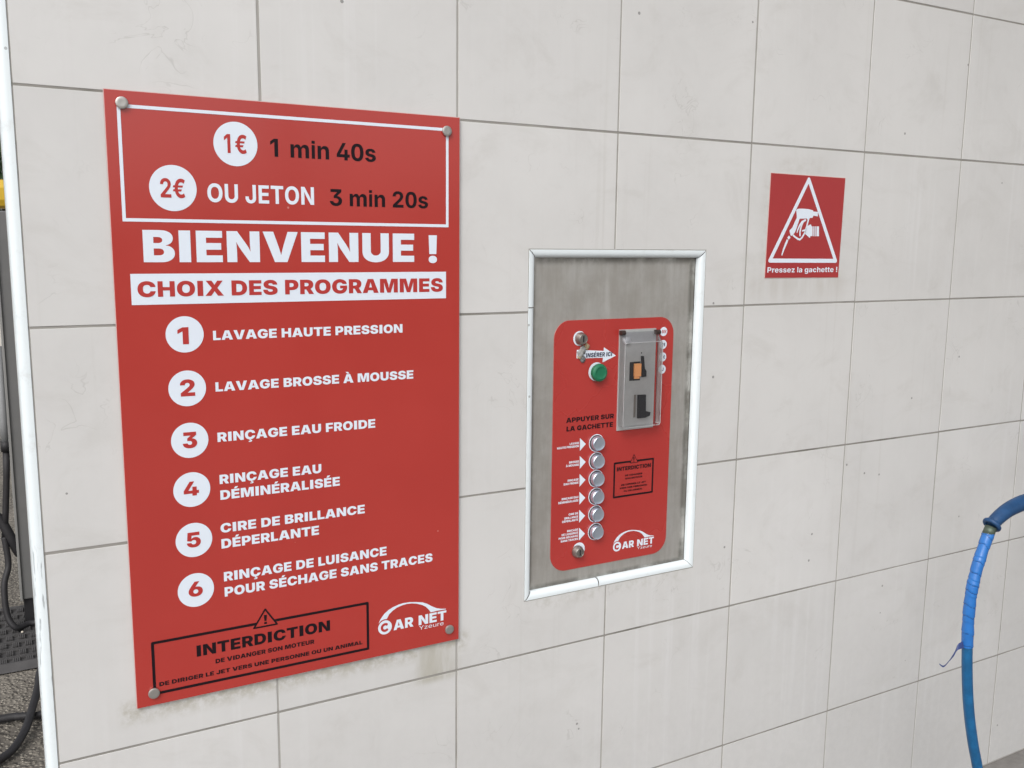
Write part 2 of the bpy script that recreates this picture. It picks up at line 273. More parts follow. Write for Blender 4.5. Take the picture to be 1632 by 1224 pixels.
def glyph(font, ch):
    if (font, ch) in _G: return _G[font, ch]
    acc = None; base = ch
    if ch in 'ÉÀÇ': acc = ch; base = {'É': 'E', 'À': 'A', 'Ç': 'C'}[ch]
    if base == 'I':
        w = {'black': 226, 'bold': 150}[font]; m = 62; q = fill([rect(m, m + w, 0, 727)]); res = (w + 2 * m, q)
    elif base in 'il':
        w = 140; q = [rect(58, 58 + w, 0, 560 if base == 'i' else 740)]
        if base == 'i': q.append(rect(58, 58 + w, 620, 740))
        res = (256, fill(q))
    elif base == ' ': res = (250, [])
    elif base not in FONT[font]: raise KeyError(ch)
    else:
        adv, enc = FONT[font][base]; cs = []
        for c in enc.split('|'):
            P = []
            for tok in c.split():
                on = not tok.endswith('q'); x, y = tok.rstrip('q').split(','); P.append((float(x), float(y), on))
            Q = []
            for i, p in enumerate(P):
                Q.append(p); n2 = P[(i + 1) % len(P)]
                if not p[2] and not n2[2]: Q.append(((p[0] + n2[0]) / 2, (p[1] + n2[1]) / 2, True))
            k = next(i for i, q in enumerate(Q) if q[2]); Q = Q[k:] + Q[:k]; out = []; i = 0
            while i < len(Q):
                out.append(Q[i][:2])
                if i + 1 < len(Q) and not Q[i + 1][2]:
                    a, b, e = Q[i], Q[i + 1], Q[(i + 2) % len(Q)]
                    for t in (0.25, 0.5, 0.75):
                        out.append(((1 - t) ** 2 * a[0] + 2 * t * (1 - t) * b[0] + t * t * e[0], (1 - t) ** 2 * a[1] + 2 * t * (1 - t) * b[1] + t * t * e[1]))
                    i += 2
                else: i += 1
            cs.append(out)
        res = (adv, fill(cs))
    if acc:
        a, q = res; m = a / 2; q = list(q)
        if acc == 'É': q += fill([ccw([(m - 90, 770), (m + 70, 770), (m + 190, 925), (m, 925)])])
        elif acc == 'À': q += fill([ccw([(m - 70, 770), (m + 70, 770), (m - 10, 925), (m - 200, 925)])])
        else: q += fill([ccw([(m - 40, 5), (m + 60, 5), (m + 40, -50), (m + 120, -90), (m + 120, -170), (m + 40, -215), (m - 110, -210), (m - 100, -150), (m + 10, -150), (m + 20, -110), (m - 60, -90)])])
        res = (a, q)
    _G[font, ch] = res
    return res
def text_quads(txt, font, x0, x1, zb, cap, slant=0.0):
    X = 0; items = []; lo = None; hi = 0
    for ch in txt:
        a, q = glyph(font, ch)
        for p in q:
            pts = [(X + u, v) for u, v in p]
            items.append(pts)
            for u, v in pts:
                lo = u if lo is None or u < lo else lo; hi = max(hi, u)
        X += a
    kx = (x1 - x0) / (hi - lo); kz = cap / 727.0
    return [[(x0 + (u - lo) * kx + slant * v * kz, zb + v * kz) for u, v in p] for p in items]
def line(mb, txt, font, y, lb, rb, top, slant=0.0):
    """lb, rb: photo pixels of the left and right end of the baseline, top: pixel height of the capitals at the left end"""
    a = onwall(lb[0], lb[1], y); b = onwall(rb[0], rb[1], y); c = onwall(lb[0], top, y)
    mb.quads(text_quads(txt, font, a[0], b[0], (a[1] + b[1]) / 2, c[1] - a[1], slant), y)

# ------------------------------------------------------------------ materials
class NT:
    def __init__(s, name):
        s.m = bpy.data.materials.new(name); s.m.use_nodes = True; s.n = s.m.node_tree.nodes; s.l = s.m.node_tree.links
        s.b = s.n['Principled BSDF']
    def node(s, t, **kw):
        x = s.n.new(t)
        for k, v in kw.items(): setattr(x, k, v)
        return x
    def inp(s, node, i, v):
        if hasattr(v, 'is_linked'): s.l.new(v, node.inputs[i])
        else: node.inputs[i].default_value = v
    def math(s, op, a, b=0.0, clamp=False):
        x = s.node('ShaderNodeMath', operation=op, use_clamp=clamp); s.inp(x, 0, a); s.inp(x, 1, b); return x.outputs[0]
    def pos(s, sx=1, sy=1, sz=1):
        g = s.node('ShaderNodeNewGeometry'); m = s.node('ShaderNodeMapping'); s.l.new(g.outputs['Position'], m.inputs[0])
        m.inputs['Scale'].default_value = (sx, sy, sz); return m.outputs[0]
    def xyz(s):
        g = s.node('ShaderNodeNewGeometry'); x = s.node('ShaderNodeSeparateXYZ'); s.l.new(g.outputs['Position'], x.inputs[0]); return x.outputs
    def noise(s, vec, scale, detail=4, rough=0.55, dist=0.0):
        x = s.node('ShaderNodeTexNoise'); s.l.new(vec, x.inputs['Vector']); x.inputs['Scale'].default_value = scale
        x.inputs['Detail'].default_value = detail; x.inputs['Roughness'].default_value = rough; x.inputs['Distortion'].default_value = dist
        return x.outputs[0]
    def voro(s, vec, scale):
        x = s.node('ShaderNodeTexVoronoi'); s.l.new(vec, x.inputs['Vector']); x.inputs['Scale'].default_value = scale
        return x.outputs['Distance'], x.outputs['Color']
    def ramp(s, fac, lo, hi, a=0.0, b=1.0):
        x = s.node('ShaderNodeMapRange', interpolation_type='SMOOTHSTEP'); s.inp(x, 0, fac)
        for i, v in zip((1, 2, 3, 4), (lo, hi, a, b)): x.inputs[i].default_value = v
        return x.outputs[0]
    def mix(s, fac, a, b):
        x = s.node('ShaderNodeMix', data_type='RGBA'); s.inp(x, 0, fac)
        for i, v in ((6, a), (7, b)):
            if hasattr(v, 'is_linked'): s.l.new(v, x.inputs[i])
            else: x.inputs[i].default_value = (*v, 1) if len(v) == 3 else v
        return x.outputs[2]
    def scale(s, col, f):
        x = s.node('ShaderNodeVectorMath', operation='SCALE'); s.l.new(col, x.inputs[0]); s.inp(x, 'Scale', f); return x.outputs[0]
    def bump(s, h, dist, strength=1.0):
        x = s.node('ShaderNodeBump'); s.l.new(h, x.inputs['Height']); x.inputs['Distance'].default_value = dist; x.inputs['Strength'].default_value = strength
        s.l.new(x.outputs[0], s.b.inputs['Normal'])
    def set(s, **kw):
        for k, v in kw.items():
            k = {'color': 'Base Color', 'rough': 'Roughness', 'metal': 'Metallic', 'spec': 'Specular IOR Level', 'coat': 'Coat Weight'}[k]
            if k == 'Base Color' and not hasattr(v, 'is_linked'): v = (*v, 1)
            s.inp(s.b, k, v)
        return s
def simple(name, color, rough=0.5, metal=0.0, spec=0.5, var=0.0, scale=40, bump=0.0):
    m = NT(name); m.set(color=color, rough=rough, metal=metal, spec=spec)
    if var or bump:
        n = m.noise(m.pos(), scale, 5, 0.6)
        if var: m.set(color=m.mix(n, [c * (1 - var) for c in color], [min(1, c * (1 + var)) for c in color]))
        if bump: m.bump(n, bump)
    return m.m
M = {}
def tile_material():
    m = NT('glazed_tile'); p = m.pos()
    a = m.node('ShaderNodeAttribute', attribute_name='tone')
    x, y, z = m.xyz()
    n1 = m.noise(p, 3.5, 5, 0.6); n2 = m.noise(p, 26, 6, 0.65, 0.6)
    c = m.mix(m.ramp(n1, 0.3, 0.7), (0.602, 0.595, 0.585), (0.652, 0.645, 0.635))
    c = m.mix(m.ramp(n2, 0.35, 0.75, 0, 0.35), c, (0.655, 0.648, 0.636))
    c = m.scale(c, m.math('ADD', a.outputs['Fac'], 1.0))
    # streaks of dried water running down
    st = m.noise(m.pos(55, 1, 1.1), 1.0, 4, 0.6); wide = m.noise(m.pos(1.7, 1, 1.3), 1.0, 2, 0.5)
    sf = m.math('MULTIPLY', m.ramp(st, 0.50, 0.75), m.ramp(wide, 0.42, 0.62))
    c = m.mix(m.math('MULTIPLY', sf, 0.30), c, (0.75, 0.75, 0.76))
    st2 = m.noise(m.pos(38, 1, 0.8), 1.3, 3, 0.6)
    sf2 = m.math('MULTIPLY', m.ramp(st2, 0.55, 0.8), m.ramp(wide, 0.55, 0.35))
    c = m.mix(m.math('MULTIPLY', sf2, 0.30), c, (0.44, 0.42, 0.38))
    cloud = m.noise(m.pos(1, 1, 1.4), 7, 6, 0.7, 0.8)
    c = m.mix(m.math('MULTIPLY', m.ramp(cloud, 0.48, 0.72), 0.28), c, (0.49, 0.475, 0.45))
    # grime below the big sign and round the small sticker
    def blob(x0, x1, z0, z1, fx, fz):
        fxm = m.math('MULTIPLY', m.ramp(x, x0 - fx, x0 + fx), m.ramp(x, x1 + fx, x1 - fx))
        return m.math('MULTIPLY', fxm, m.math('MULTIPLY', m.ramp(z, z0 - fz, z0 + fz), m.ramp(z, z1 + fz, z1 - fz)))
    gn = m.noise(m.pos(30, 1, 6), 1.0, 5, 0.6); gn2 = m.noise(p, 60, 5, 0.7)
    g1 = m.math('MULTIPLY', blob(0.08, 0.62, 0.632, 0.66, 0.01, 0.014), m.ramp(gn2, 0.35, 0.62))
    g2 = m.math('MULTIPLY', blob(0.53, 0.598, 0.585, 0.66, 0.02, 0.006), m.ramp(gn, 0.3, 0.65))
    c = m.mix(m.math('MULTIPLY', m.math('MAXIMUM', g1, g2), 0.62), c, (0.36, 0.335, 0.255))
    g3 = m.math('MULTIPLY', blob(1.22, 1.46, 1.205, 1.255, 0.03, 0.03), m.ramp(gn, 0.25, 0.7))
    g4 = m.math('MULTIPLY', blob(1.235, 1.262, 1.26, 1.44, 0.012, 0.02), m.ramp(gn2, 0.3, 0.8))
    g5 = m.math('MULTIPLY', blob(1.27, 1.40, 1.44, 1.47, 0.03, 0.02), m.ramp(gn2, 0.25, 0.8))
    c = m.mix(m.math('MULTIPLY', m.math('MAXIMUM', m.math('MAXIMUM', g3, g4), g5), 0.52), c, (0.46, 0.43, 0.39))
    g6 = m.math('MULTIPLY', blob(0.74, 1.08, 0.672, 0.700, 0.03, 0.010), m.ramp(gn2, 0.42, 0.7))
    c = m.mix(m.math('MULTIPLY', g6, 0.45), c, (0.42, 0.41, 0.36))
    low = m.math('MULTIPLY', m.ramp(z, 0.75, 0.0), m.ramp(gn2, 0.2, 0.8, 0.5, 1.0))  # darker towards the ground: spray grime plus painted fall-off of the light
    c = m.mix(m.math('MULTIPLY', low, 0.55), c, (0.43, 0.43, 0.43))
    # small dark specks and chips
    d, col = m.voro(p, 21)
    sep = m.node('ShaderNodeSeparateColor'); m.l.new(col, sep.inputs[0])
    spot = m.math('MULTIPLY', m.math('LESS_THAN', d, m.math('MULTIPLY', sep.outputs[1], 0.055)), m.math('GREATER_THAN', sep.outputs[0], 0.62))
    c = m.mix(m.math('MULTIPLY', spot, 0.72), c, (0.16, 0.155, 0.15))
    # thin worn marks in the glaze
    vv = m.noise(p, 15, 3, 0.5, 1.5); ed = m.math('ABSOLUTE', m.math('SUBTRACT', vv, 0.5))
    hair = m.math('MULTIPLY', m.ramp(ed, 0.012, 0.0), m.ramp(m.noise(p, 8, 2), 0.56, 0.68))
    c = m.mix(m.math('MULTIPLY', hair, 0.30), c, (0.34, 0.33, 0.31))
    m.set(color=c, rough=m.ramp(n1, 0.3, 0.7, 0.29, 0.33), spec=0.5)
    h = m.math('ADD', m.math('MULTIPLY', n2, 0.6), m.math('MULTIPLY', hair, -0.6))
    m.bump(h, 0.0003, 0.5)
    return m.m
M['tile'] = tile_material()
def grout_m():
    m = NT('grout'); p = m.pos(); x, y, z = m.xyz(); n = m.noise(p, 22, 5, 0.65); n2 = m.noise(p, 6, 3, 0.6)
    c = m.mix(n, (0.31, 0.30, 0.28), (0.43, 0.415, 0.39))
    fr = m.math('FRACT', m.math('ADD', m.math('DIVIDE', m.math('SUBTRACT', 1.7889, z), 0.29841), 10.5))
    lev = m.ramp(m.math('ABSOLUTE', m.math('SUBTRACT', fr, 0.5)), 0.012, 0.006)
    c = m.mix(m.math('MULTIPLY', lev, m.ramp(n2, 0.25, 0.6, 0.1, 0.6)), c, (0.20, 0.19, 0.17))  # level joints darker: settled dirt and painted shade under the tile edges
    c = m.mix(m.math('MULTIPLY', m.ramp(n2, 0.58, 0.7), 0.6), c, (0.13, 0.125, 0.105))
    m.set(color=c, rough=0.9, spec=0.2); m.bump(n, 0.0004); return m.m
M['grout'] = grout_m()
def trim_material():
    m = NT('white_trim'); p = m.pos(); x, y, z = m.xyz()
    n = m.noise(m.pos(260, 260, 22), 1.0, 4, 0.6)
    sc = m.math('MULTIPLY', m.ramp(n, 0.57, 0.66), m.math('MULTIPLY', m.ramp(z, 0.98, 0.86), m.ramp(z, 0.64, 0.74)))
    sc = m.math('MULTIPLY', sc, m.ramp(x, 0.1, 0.0))
    n2 = m.noise(p, 35, 6, 0.7); dirt = m.math('MULTIPLY', m.ramp(n2, 0.55, 0.75), 0.34)
    c = m.mix(dirt, (0.755, 0.815, 0.84), (0.50, 0.505, 0.49))
    d, col = m.voro(p, 34); sep = m.node('ShaderNodeSeparateColor'); m.l.new(col, sep.inputs[0])
    spot = m.math('MULTIPLY', m.math('LESS_THAN', d, 0.07), m.math('GREATER_THAN', sep.outputs[0], 0.82))
    c = m.mix(m.math('MULTIPLY', spot, 0.55), c, (0.2, 0.2, 0.2))
    c = m.mix(m.math('MULTIPLY', sc, 0.75), c, (0.28, 0.30, 0.32))
    m.set(color=c, rough=0.32, spec=0.5); return m.m
M['trim'] = trim_material()
def red_material(name, c0, c1, rough, bumpd=0.0):
    m = NT(name); p = m.pos()
    n = m.noise(p, 5, 4, 0.5); fine = m.noise(p, 220, 3, 0.6)
    c = m.mix(m.ramp(n, 0.3, 0.7), c0, c1)
    d, col = m.voro(p, 30); sep = m.node('ShaderNodeSeparateColor'); m.l.new(col, sep.inputs[0])
    spot = m.math('MULTIPLY', m.math('LESS_THAN', d, 0.05), m.math('GREATER_THAN', sep.outputs[0], 0.85))
    c = m.mix(m.math('MULTIPLY', spot, 0.35), c, (0.75, 0.5, 0.45))
    m.set(color=c, rough=m.ramp(n, 0.3, 0.7, rough - 0.03, rough + 0.03), spec=0.8)
    m.bump(fine, bumpd or 0.00006, 0.5); return m.m
M['sign_core'] = simple('pale_sign_core', (0.62, 0.42, 0.40), 0.6)
M['red'] = red_material('red_sign_print', (0.415, 0.036, 0.028), (0.44, 0.040, 0.031), 0.16)
M['panel_red'] = red_material('red_panel_print', (0.40, 0.032, 0.027), (0.43, 0.037, 0.031), 0.26)
M['sticker_red'] = red_material('red_sticker_film', (0.365, 0.027, 0.029), (0.395, 0.031, 0.032), 0.40, 0.0005)
M['red_ink'] = simple('red_ink', (0.44, 0.034, 0.030), 0.4)
M['white'] = simple('white_print', (0.73, 0.795, 0.885), 0.3, 0, 0.5, 0.02, 30)
M['black'] = simple('black_print', (0.014, 0.008, 0.011), 0.35, 0, 0.2)
M['panel_edge'] = simple('sign_core', (0.42, 0.30, 0.28), 0.6)
M['navy'] = simple('navy_print', (0.018, 0.022, 0.06), 0.45)
def steel(name, base, rough, streak=0.0, metal=0.85):
    m = NT(name); p = m.pos()
    n = m.noise(p, 70, 4, 0.6); c = m.mix(n, [v * 0.85 for v in base], [min(1, v * 1.12) for v in base])
    m.set(color=c, rough=rough, metal=metal); return m
M['cap'] = steel('brushed_steel_cap', (0.55, 0.53, 0.50), 0.38).m
M['button'] = steel('satin_steel_button', (0.66, 0.74, 0.86), 0.28).m
M['lock'] = steel('worn_lock_metal', (0.33, 0.305, 0.28), 0.38).m
def plate():
    m = NT('stained_stainless_plate'); p = m.pos(); x, y, z = m.xyz()
    s1 = m.noise(m.pos(60, 1, 7.0), 1.0, 5, 0.62, 0.4); s2 = m.noise(m.pos(14, 1, 1.6), 1.0, 3, 0.6); n = m.noise(p, 18, 6, 0.65)
    c = m.mix(m.ramp(s1, 0.28, 0.72), (0.61, 0.59, 0.55), (0.74, 0.725, 0.695))
    c = m.mix(m.math('MULTIPLY', m.ramp(n, 0.38, 0.68), 0.5), c, (0.50, 0.47, 0.425))
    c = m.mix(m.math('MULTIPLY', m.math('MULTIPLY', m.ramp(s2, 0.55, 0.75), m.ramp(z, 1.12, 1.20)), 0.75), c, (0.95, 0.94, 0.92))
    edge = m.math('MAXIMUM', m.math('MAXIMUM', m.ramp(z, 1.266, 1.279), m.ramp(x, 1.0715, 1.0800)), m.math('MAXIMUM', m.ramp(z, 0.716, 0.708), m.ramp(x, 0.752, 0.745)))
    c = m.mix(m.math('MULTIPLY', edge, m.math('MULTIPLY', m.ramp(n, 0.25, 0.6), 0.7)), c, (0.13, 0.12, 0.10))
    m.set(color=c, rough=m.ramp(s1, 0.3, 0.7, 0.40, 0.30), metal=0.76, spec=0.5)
    m.bump(s1, 0.0002, 0.6); return m.m
M['plate'] = plate()
M['coin_plate'] = steel('grey_coin_plate', (0.50, 0.505, 0.505), 0.36, metal=0.35).m
M['green'] = simple('green_plastic', (0.012, 0.155, 0.075), 0.38, 0, 0.5, 0.12, 90)
M['orange'] = simple('orange_plastic', (1.0, 0.42, 0.16), 0.45, 0, 0.5, 0.05, 60)
M['dark'] = simple('black_plastic', (0.012, 0.012, 0.016), 0.5, 0, 0.5, 0.2, 50)
M['hinge_and_shade'] = simple('brown_hinge_and_shade', (0.055, 0.036, 0.032), 0.5, 0.4, 0.5, 0.4, 120)
M['gum'] = simple('grey_gum', (0.30, 0.30, 0.29), 0.6, 0, 0.4, 0.45, 160, 0.0006)
M['gum_tan'] = simple('tan_gum', (0.40, 0.31, 0.19), 0.6, 0, 0.4, 0.35, 160, 0.0006)
M['gum_dark'] = simple('dark_gum', (0.14, 0.145, 0.15), 0.55, 0, 0.4, 0.35, 160, 0.0006)
def acrylic(name, haze, tint, ior=1.45, mul=1.0):
    m = bpy.data.materials.new(name); m.use_nodes = True; n = m.node_tree.nodes; l = m.node_tree.links
    n.remove(n['Principled BSDF']); o = n['Material Output']
    tr = n.new('ShaderNodeBsdfTransparent'); tr.inputs[0].default_value = (*tint, 1)
    di = n.new('ShaderNodeBsdfDiffuse'); di.inputs[0].default_value = (0.75, 0.76, 0.78, 1)
    gl = n.new('ShaderNodeBsdfGlossy'); gl.inputs['Roughness'].default_value = 0.12
    a = n.new('ShaderNodeMixShader'); a.inputs[0].default_value = haze; l.new(tr.outputs[0], a.inputs[1]); l.new(di.outputs[0], a.inputs[2])
    f = n.new('ShaderNodeFresnel'); f.inputs[0].default_value = ior
    mm = n.new('ShaderNodeMath'); mm.operation = 'MULTIPLY'; mm.inputs[1].default_value = mul; l.new(f.outputs[0], mm.inputs[0])
    b = n.new('ShaderNodeMixShader'); l.new(mm.outputs[0], b.inputs[0]); l.new(a.outputs[0], b.inputs[1]); l.new(gl.outputs[0], b.inputs[2])
    l.new(b.outputs[0], o.inputs[0]); return m
M['clear'] = acrylic('clear_scratched_plastic', 0.015, (0.97, 0.97, 0.97), 1.4, 0.7)
M['clear_top'] = acrylic('plastic_top_sheen', 0.09, (0.9, 0.91, 0.94), 1.6, 1.6)  # pale bluish haze stands in for the reflection on the slope
M['clear_edge'] = acrylic('clear_plastic_edge', 0.55, (0.8, 0.8, 0.8))
def hose_mat(name, c, rough, ring=0.0):
    m = NT(name); p = m.pos(); n = m.noise(p, 45, 5, 0.65); n2 = m.noise(p, 300, 3, 0.6)
    c0 = m.mix(m.ramp(n, 0.3, 0.75), [v * 0.82 for v in c], [min(1, v * 1.15) for v in c])
    c0 = m.mix(m.math('MULTIPLY', m.ramp(n2, 0.6, 0.8), 0.08), c0, (0.35, 0.38, 0.40))
    m.set(color=c0, rough=rough, spec=0.5); m.bump(n2, 0.0003, 0.6); return m.m
M['hose'] = hose_mat('blue_hose_rubber', (0.008, 0.110, 0.27), 0.42)
M['sleeve'] = hose_mat('dark_blue_sleeve_rubber', (0.011, 0.057, 0.155), 0.5)
def tape_m():
    m = NT('glossy_blue_tape'); n = m.noise(m.pos(), 40, 4, 0.6); a = m.node('ShaderNodeAttribute', attribute_name='tone')
    c = m.mix(n, (0.017, 0.13, 0.42), (0.028, 0.18, 0.54)); c = m.mix(a.outputs['Fac'], c, (0.008, 0.035, 0.14))
    m.set(color=c, rough=0.24, spec=0.6); m.bump(m.noise(m.pos(60, 60, 260), 1.0, 3, 0.6), 0.0006, 0.5); return m.m
M['tape'] = tape_m()
M['tape_back'] = simple('blue_tape_tail', (0.035, 0.06, 0.19), 0.4, 0, 0.5, 0.2, 45)
M['brass'] = simple('dull_fitting', (0.10, 0.13, 0.10), 0.5, 0.5)
M['cabinet'] = simple('grey_painted_steel', (0.17, 0.17, 0.168), 0.55, 0.2, 0.5, 0.16, 14)
M['cabinet_edge'] = simple('bare_steel_edge', (0.34, 0.34, 0.33), 0.45, 0.4)
M['rubber'] = simple('black_rubber', (0.022, 0.021, 0.023), 0.6, 0, 0.4, 0.35, 30, 0.0008)
M['mat'] = simple('worn_black_mat', (0.075, 0.072, 0.072), 0.7, 0, 0.35, 0.4, 25, 0.0006)
M['yellow'] = simple('yellow_plastic', (0.62, 0.40, 0.03), 0.45, 0, 0.5, 0.1, 20)
M['grey_tube'] = simple('grey_plastic_tube', (0.24, 0.245, 0.25), 0.5, 0, 0.5, 0.12, 30)
M['strap'] = simple('cream_webbing', (0.55, 0.50, 0.42), 0.7)
M['concrete'] = simple('rough_concrete', (0.21, 0.20, 0.19), 0.9, 0, 0.25, 0.35, 35, 0.004)
M['pale_concrete'] = simple('pale_concrete', (0.52, 0.49, 0.43), 0.9, 0, 0.25, 0.15, 6, 0.002)
M['canopy'] = simple('white_metal_sheet', (0.55, 0.56, 0.58), 0.6, 0, 0.5, 0.06, 3)
M['bark'] = simple('bark', (0.09, 0.07, 0.05), 0.9, 0, 0.2, 0.4, 12, 0.01)
def leaf():
    m = NT('leaf'); n = m.noise(m.pos(), 1.6, 4, 0.6); c = m.mix(m.ramp(n, 0.3, 0.7), (0.022, 0.045, 0.016), (0.07, 0.12, 0.035)); m.set(color=c, rough=0.6); return m.m
M['leaf'] = leaf()
def asphalt():
    m = NT('asphalt_gravel'); p = m.pos(); n = m.noise(p, 2.2, 5, 0.6); d, col = m.voro(p, 95); d2, col2 = m.voro(p, 42)
    sep = m.node('ShaderNodeSeparateColor'); m.l.new(col, sep.inputs[0])
    c = m.mix(sep.outputs[0], (0.16, 0.145, 0.12), (0.36, 0.33, 0.28)); c = m.mix(m.ramp(d, 0.25, 0.6), c, (0.10, 0.09, 0.078))
    c = m.mix(m.math('MULTIPLY', m.ramp(n, 0.35, 0.7), 0.5), c, (0.31, 0.28, 0.24))
    m.set(color=c, rough=0.92, spec=0.25)
    m.bump(m.math('ADD', m.ramp(d, 0.0, 0.6, 1, 0), m.ramp(d2, 0.0, 0.6, 1, 0)), 0.006, 1.0); return m.m
M['asphalt'] = asphalt()

# ------------------------------------------------------------------ ground
g = MB(); g.add([(-150, -150, -0.004), (150, -150, -0.004), (150, 150, -0.004), (-150, 150, -0.004)], [(0, 1, 2, 3)])
tag(g.build('ground', M['asphalt']), None, None, kind='structure')
g = MB(); g.add([(-8, -6, 0), (8, -6, 0), (8, 0.0, 0), (-8, 0.0, 0)], [(0, 1, 2, 3)])
tag(g.build('bay_floor', M['concrete']), None, None, kind='structure')
g = MB(); g.add([(-14, 9.0, 0), (14, 9.0, 0), (14, 17, 0), (-14, 17, 0)], [(0, 1, 2, 3)])
tag(g.build('pavement', M['pale_concrete']), None, None, kind='structure')

# ------------------------------------------------------------------ tiled wall
HT = 0.9947 * T
OX0, OX1, OZ1, OZ0 = 0.7316, 1.0998, Z0 - 1.6535 * T, Z0 - 3.649 * T     # opening of the payment panel
wall = thing('tiled_wall', (-0.003, 0, 0), 'cream tiled partition wall with grey joints and white corner trim', 'wall')
XR, ZT, TH = 5.1, Z0 + 3 * HT, 0.12
core = MB()
y0 = 0.0005
for r in ((-0.002, OX0, 0, ZT), (OX1, XR, 0, ZT), (OX0, OX1, 0, OZ0), (OX0, OX1, OZ1, ZT)): core.box(r[0], r[1], y0, 0.03, r[2], r[3])
core.box(-0.0164, XR, 0.0301, TH, 0, ZT)
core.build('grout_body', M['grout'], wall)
tiles = MB(); tiles.flat = False
GAP, BV = 0.0016, 0.0005
for row in range(-3, 6):
    for colm in range(0, 17):
        x0, x1 = colm * T + GAP, (colm + 1) * T - GAP
        if colm == 0: x0 = 0.0
        z1 = Z0 - row * HT - GAP; z0 = Z0 - (row + 1) * HT + GAP
        if row == 5: z0 = 0.004
        j = lambda k: random.uniform(-k, k)
        x0 += j(.0003); x1 += j(.0003); z0 += j(.0003); z1 += j(.0003)
        dep, ax, az, tone = j(.00012), j(.0010), j(.0010), j(.026) - 0.0001
        cx, cz = (x0 + x1) / 2, (z0 + z1) / 2
        fy = lambda x, z: dep + ax * (x - cx) + az * (z - cz)
        pieces = []
        if x1 > OX0 and x0 < OX1 and z1 > OZ0 and z0 < OZ1:
            e = 0.0030; a0, a1, b0, b1 = OX0 - e, OX1 + e, OZ0 - e, OZ1 + e
            if x0 < a0: pieces.append((x0, min(a0, x1), z0, z1))
            if x1 > a1: pieces.append((max(a1, x0), x1, z0, z1))
            m0, m1 = max(x0, a0), min(x1, a1)
            if z1 > b1: pieces.append((m0, m1, b1, z1))
            if z0 < b0: pieces.append((m0, m1, z0, b0))
        else: pieces.append((x0, x1, z0, z1))
        for p in pieces:
            bl, br, bb, bt = (BV if p[0] == x0 else 0), (BV if p[1] == x1 else 0), (BV if p[2] == z0 else 0), (BV if p[3] == z1 else 0)
            A = [(p[0], p[2]), (p[1], p[2]), (p[1], p[3]), (p[0], p[3])]
            B = [(p[0] + bl, p[2] + bb), (p[1] - br, p[2] + bb), (p[1] - br, p[3] - bt), (p[0] + bl, p[3] - bt)]
            Cc = [(p[0] + bl * .35, p[2] + bb * .35), (p[1] - br * .35, p[2] + bb * .35), (p[1] - br * .35, p[3] - bt * .35), (p[0] + bl * .35, p[3] - bt * .35)]
            V = [(x, fy(x, z), z) for x, z in B] + [(x, fy(x, z) + .0004, z) for x, z in Cc] + [(x, fy(x, z) + .0011, z) for x, z in A] + [(x, .006, z) for x, z in A]
            F = [(0, 1, 2, 3)]
            for lv in (0, 4, 8):
                for k, flag in ((0, bb), (1, br), (2, bt), (3, bl)):
                    F.append((lv + k, lv + 4 + k, lv + 4 + (k + 1) % 4, lv + (k + 1) % 4))
            tiles.add(V, F, tone)
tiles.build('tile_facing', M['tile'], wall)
def quarter(mb, path, inward, r, gap=0.0009, n=12, y_off=-0.0008):
    """convex quarter-round strip along path[0]->path[1] (x, z), turning back into the wall towards 'inward'; mitred by the slopes"""
    (xa, za, sa), (xb, zb, sb) = path; ix, iz = inward
    L = math.hypot(xb - xa, zb - za); tx, tz = (xb - xa) / L, (zb - za) / L
    V = []; m = n + 2
    prof = [(-0.0016, 0.0012), (-0.0012, 0.0)] + [(r * math.sin(math.pi / 2 * k / n) ** .78, r * (1 - math.cos(math.pi / 2 * k / n) ** .78)) for k in range(n + 1)]
    for u, d in prof:
        for (x, z, sl, sg) in ((xa, za, sa, 1), (xb, zb, sb, -1)):
            o = sg * (sl * u + gap)
            V.append((x + ix * u + tx * o, y_off + d, z + iz * u + tz * o))
    k = len(prof)
    mb.add(V, [(2 * i, 2 * i + 1, 2 * i + 3, 2 * i + 2) for i in range(k - 1)])
e = MB(); quarter(e, ((-0.0034, 0.0, 0), (-0.0034, ZT, 0)), (-1, 0), 0.0130)
e.box(-0.0168, -0.0164, 0.0128, 0.055, 0, ZT)
e.build('corner_trim', M['trim'], wall, auto=40)

# ------------------------------------------------------------------ large price sign
SY = -0.0062                                       # front of the sign sheet
sx0, sx1 = onwall(165, 139, SY)[0], onwall(732.5, 190, SY)[0]
sz1 = (onwall(165, 139, SY)[1] + onwall(732.5, 190, SY)[1]) / 2
sz0 = (onwall(222, 1131, SY)[1] + onwall(733, 1016, SY)[1]) / 2
sign = thing('price_sign', (sx0, -0.003, sz0), 'large red price and wash programme sign headed BIENVENUE', 'sign')
b = MB(); b.box(sx0, sx1, SY, SY + .0012, sz0, sz1, 0.0003); b.build('sign_board', M['red'], sign)
b = MB(); b.box(sx0 - .0008, sx1 + .0008, SY + .0007, -.0033, sz0 - .0006, sz1 + .0009); b.build('board_core', M['sign_core'], sign)
b = MB(); b.box(sx0 + .02, sx1 - .02, -0.0032, -0.0004, sz0 + .02, sz1 - .02); b.build('mounting_pad', M['panel_edge'], sign)
D1, D2, D3 = SY - 0.0003, SY - 0.0006, SY - 0.0009
def printed(name, mat, parent, y, contours=None, lines=None, label=None):
    mb = MB(); mb.flat = True
    if contours: mb.quads(fill(contours), y)
    for ln in lines or []: line(mb, ln[0], ln[1], y, *ln[2:])
    return mb.build(name, mat, parent, label=label)
def px1(p, y=D1): return onwall(p[0], p[1], y)
fl, fr = px1((199.3, 351))[0], px1((712.8, 360))[0]
fl = (px1((187.8, 180))[0] + px1((198.9, 340))[0]) / 2
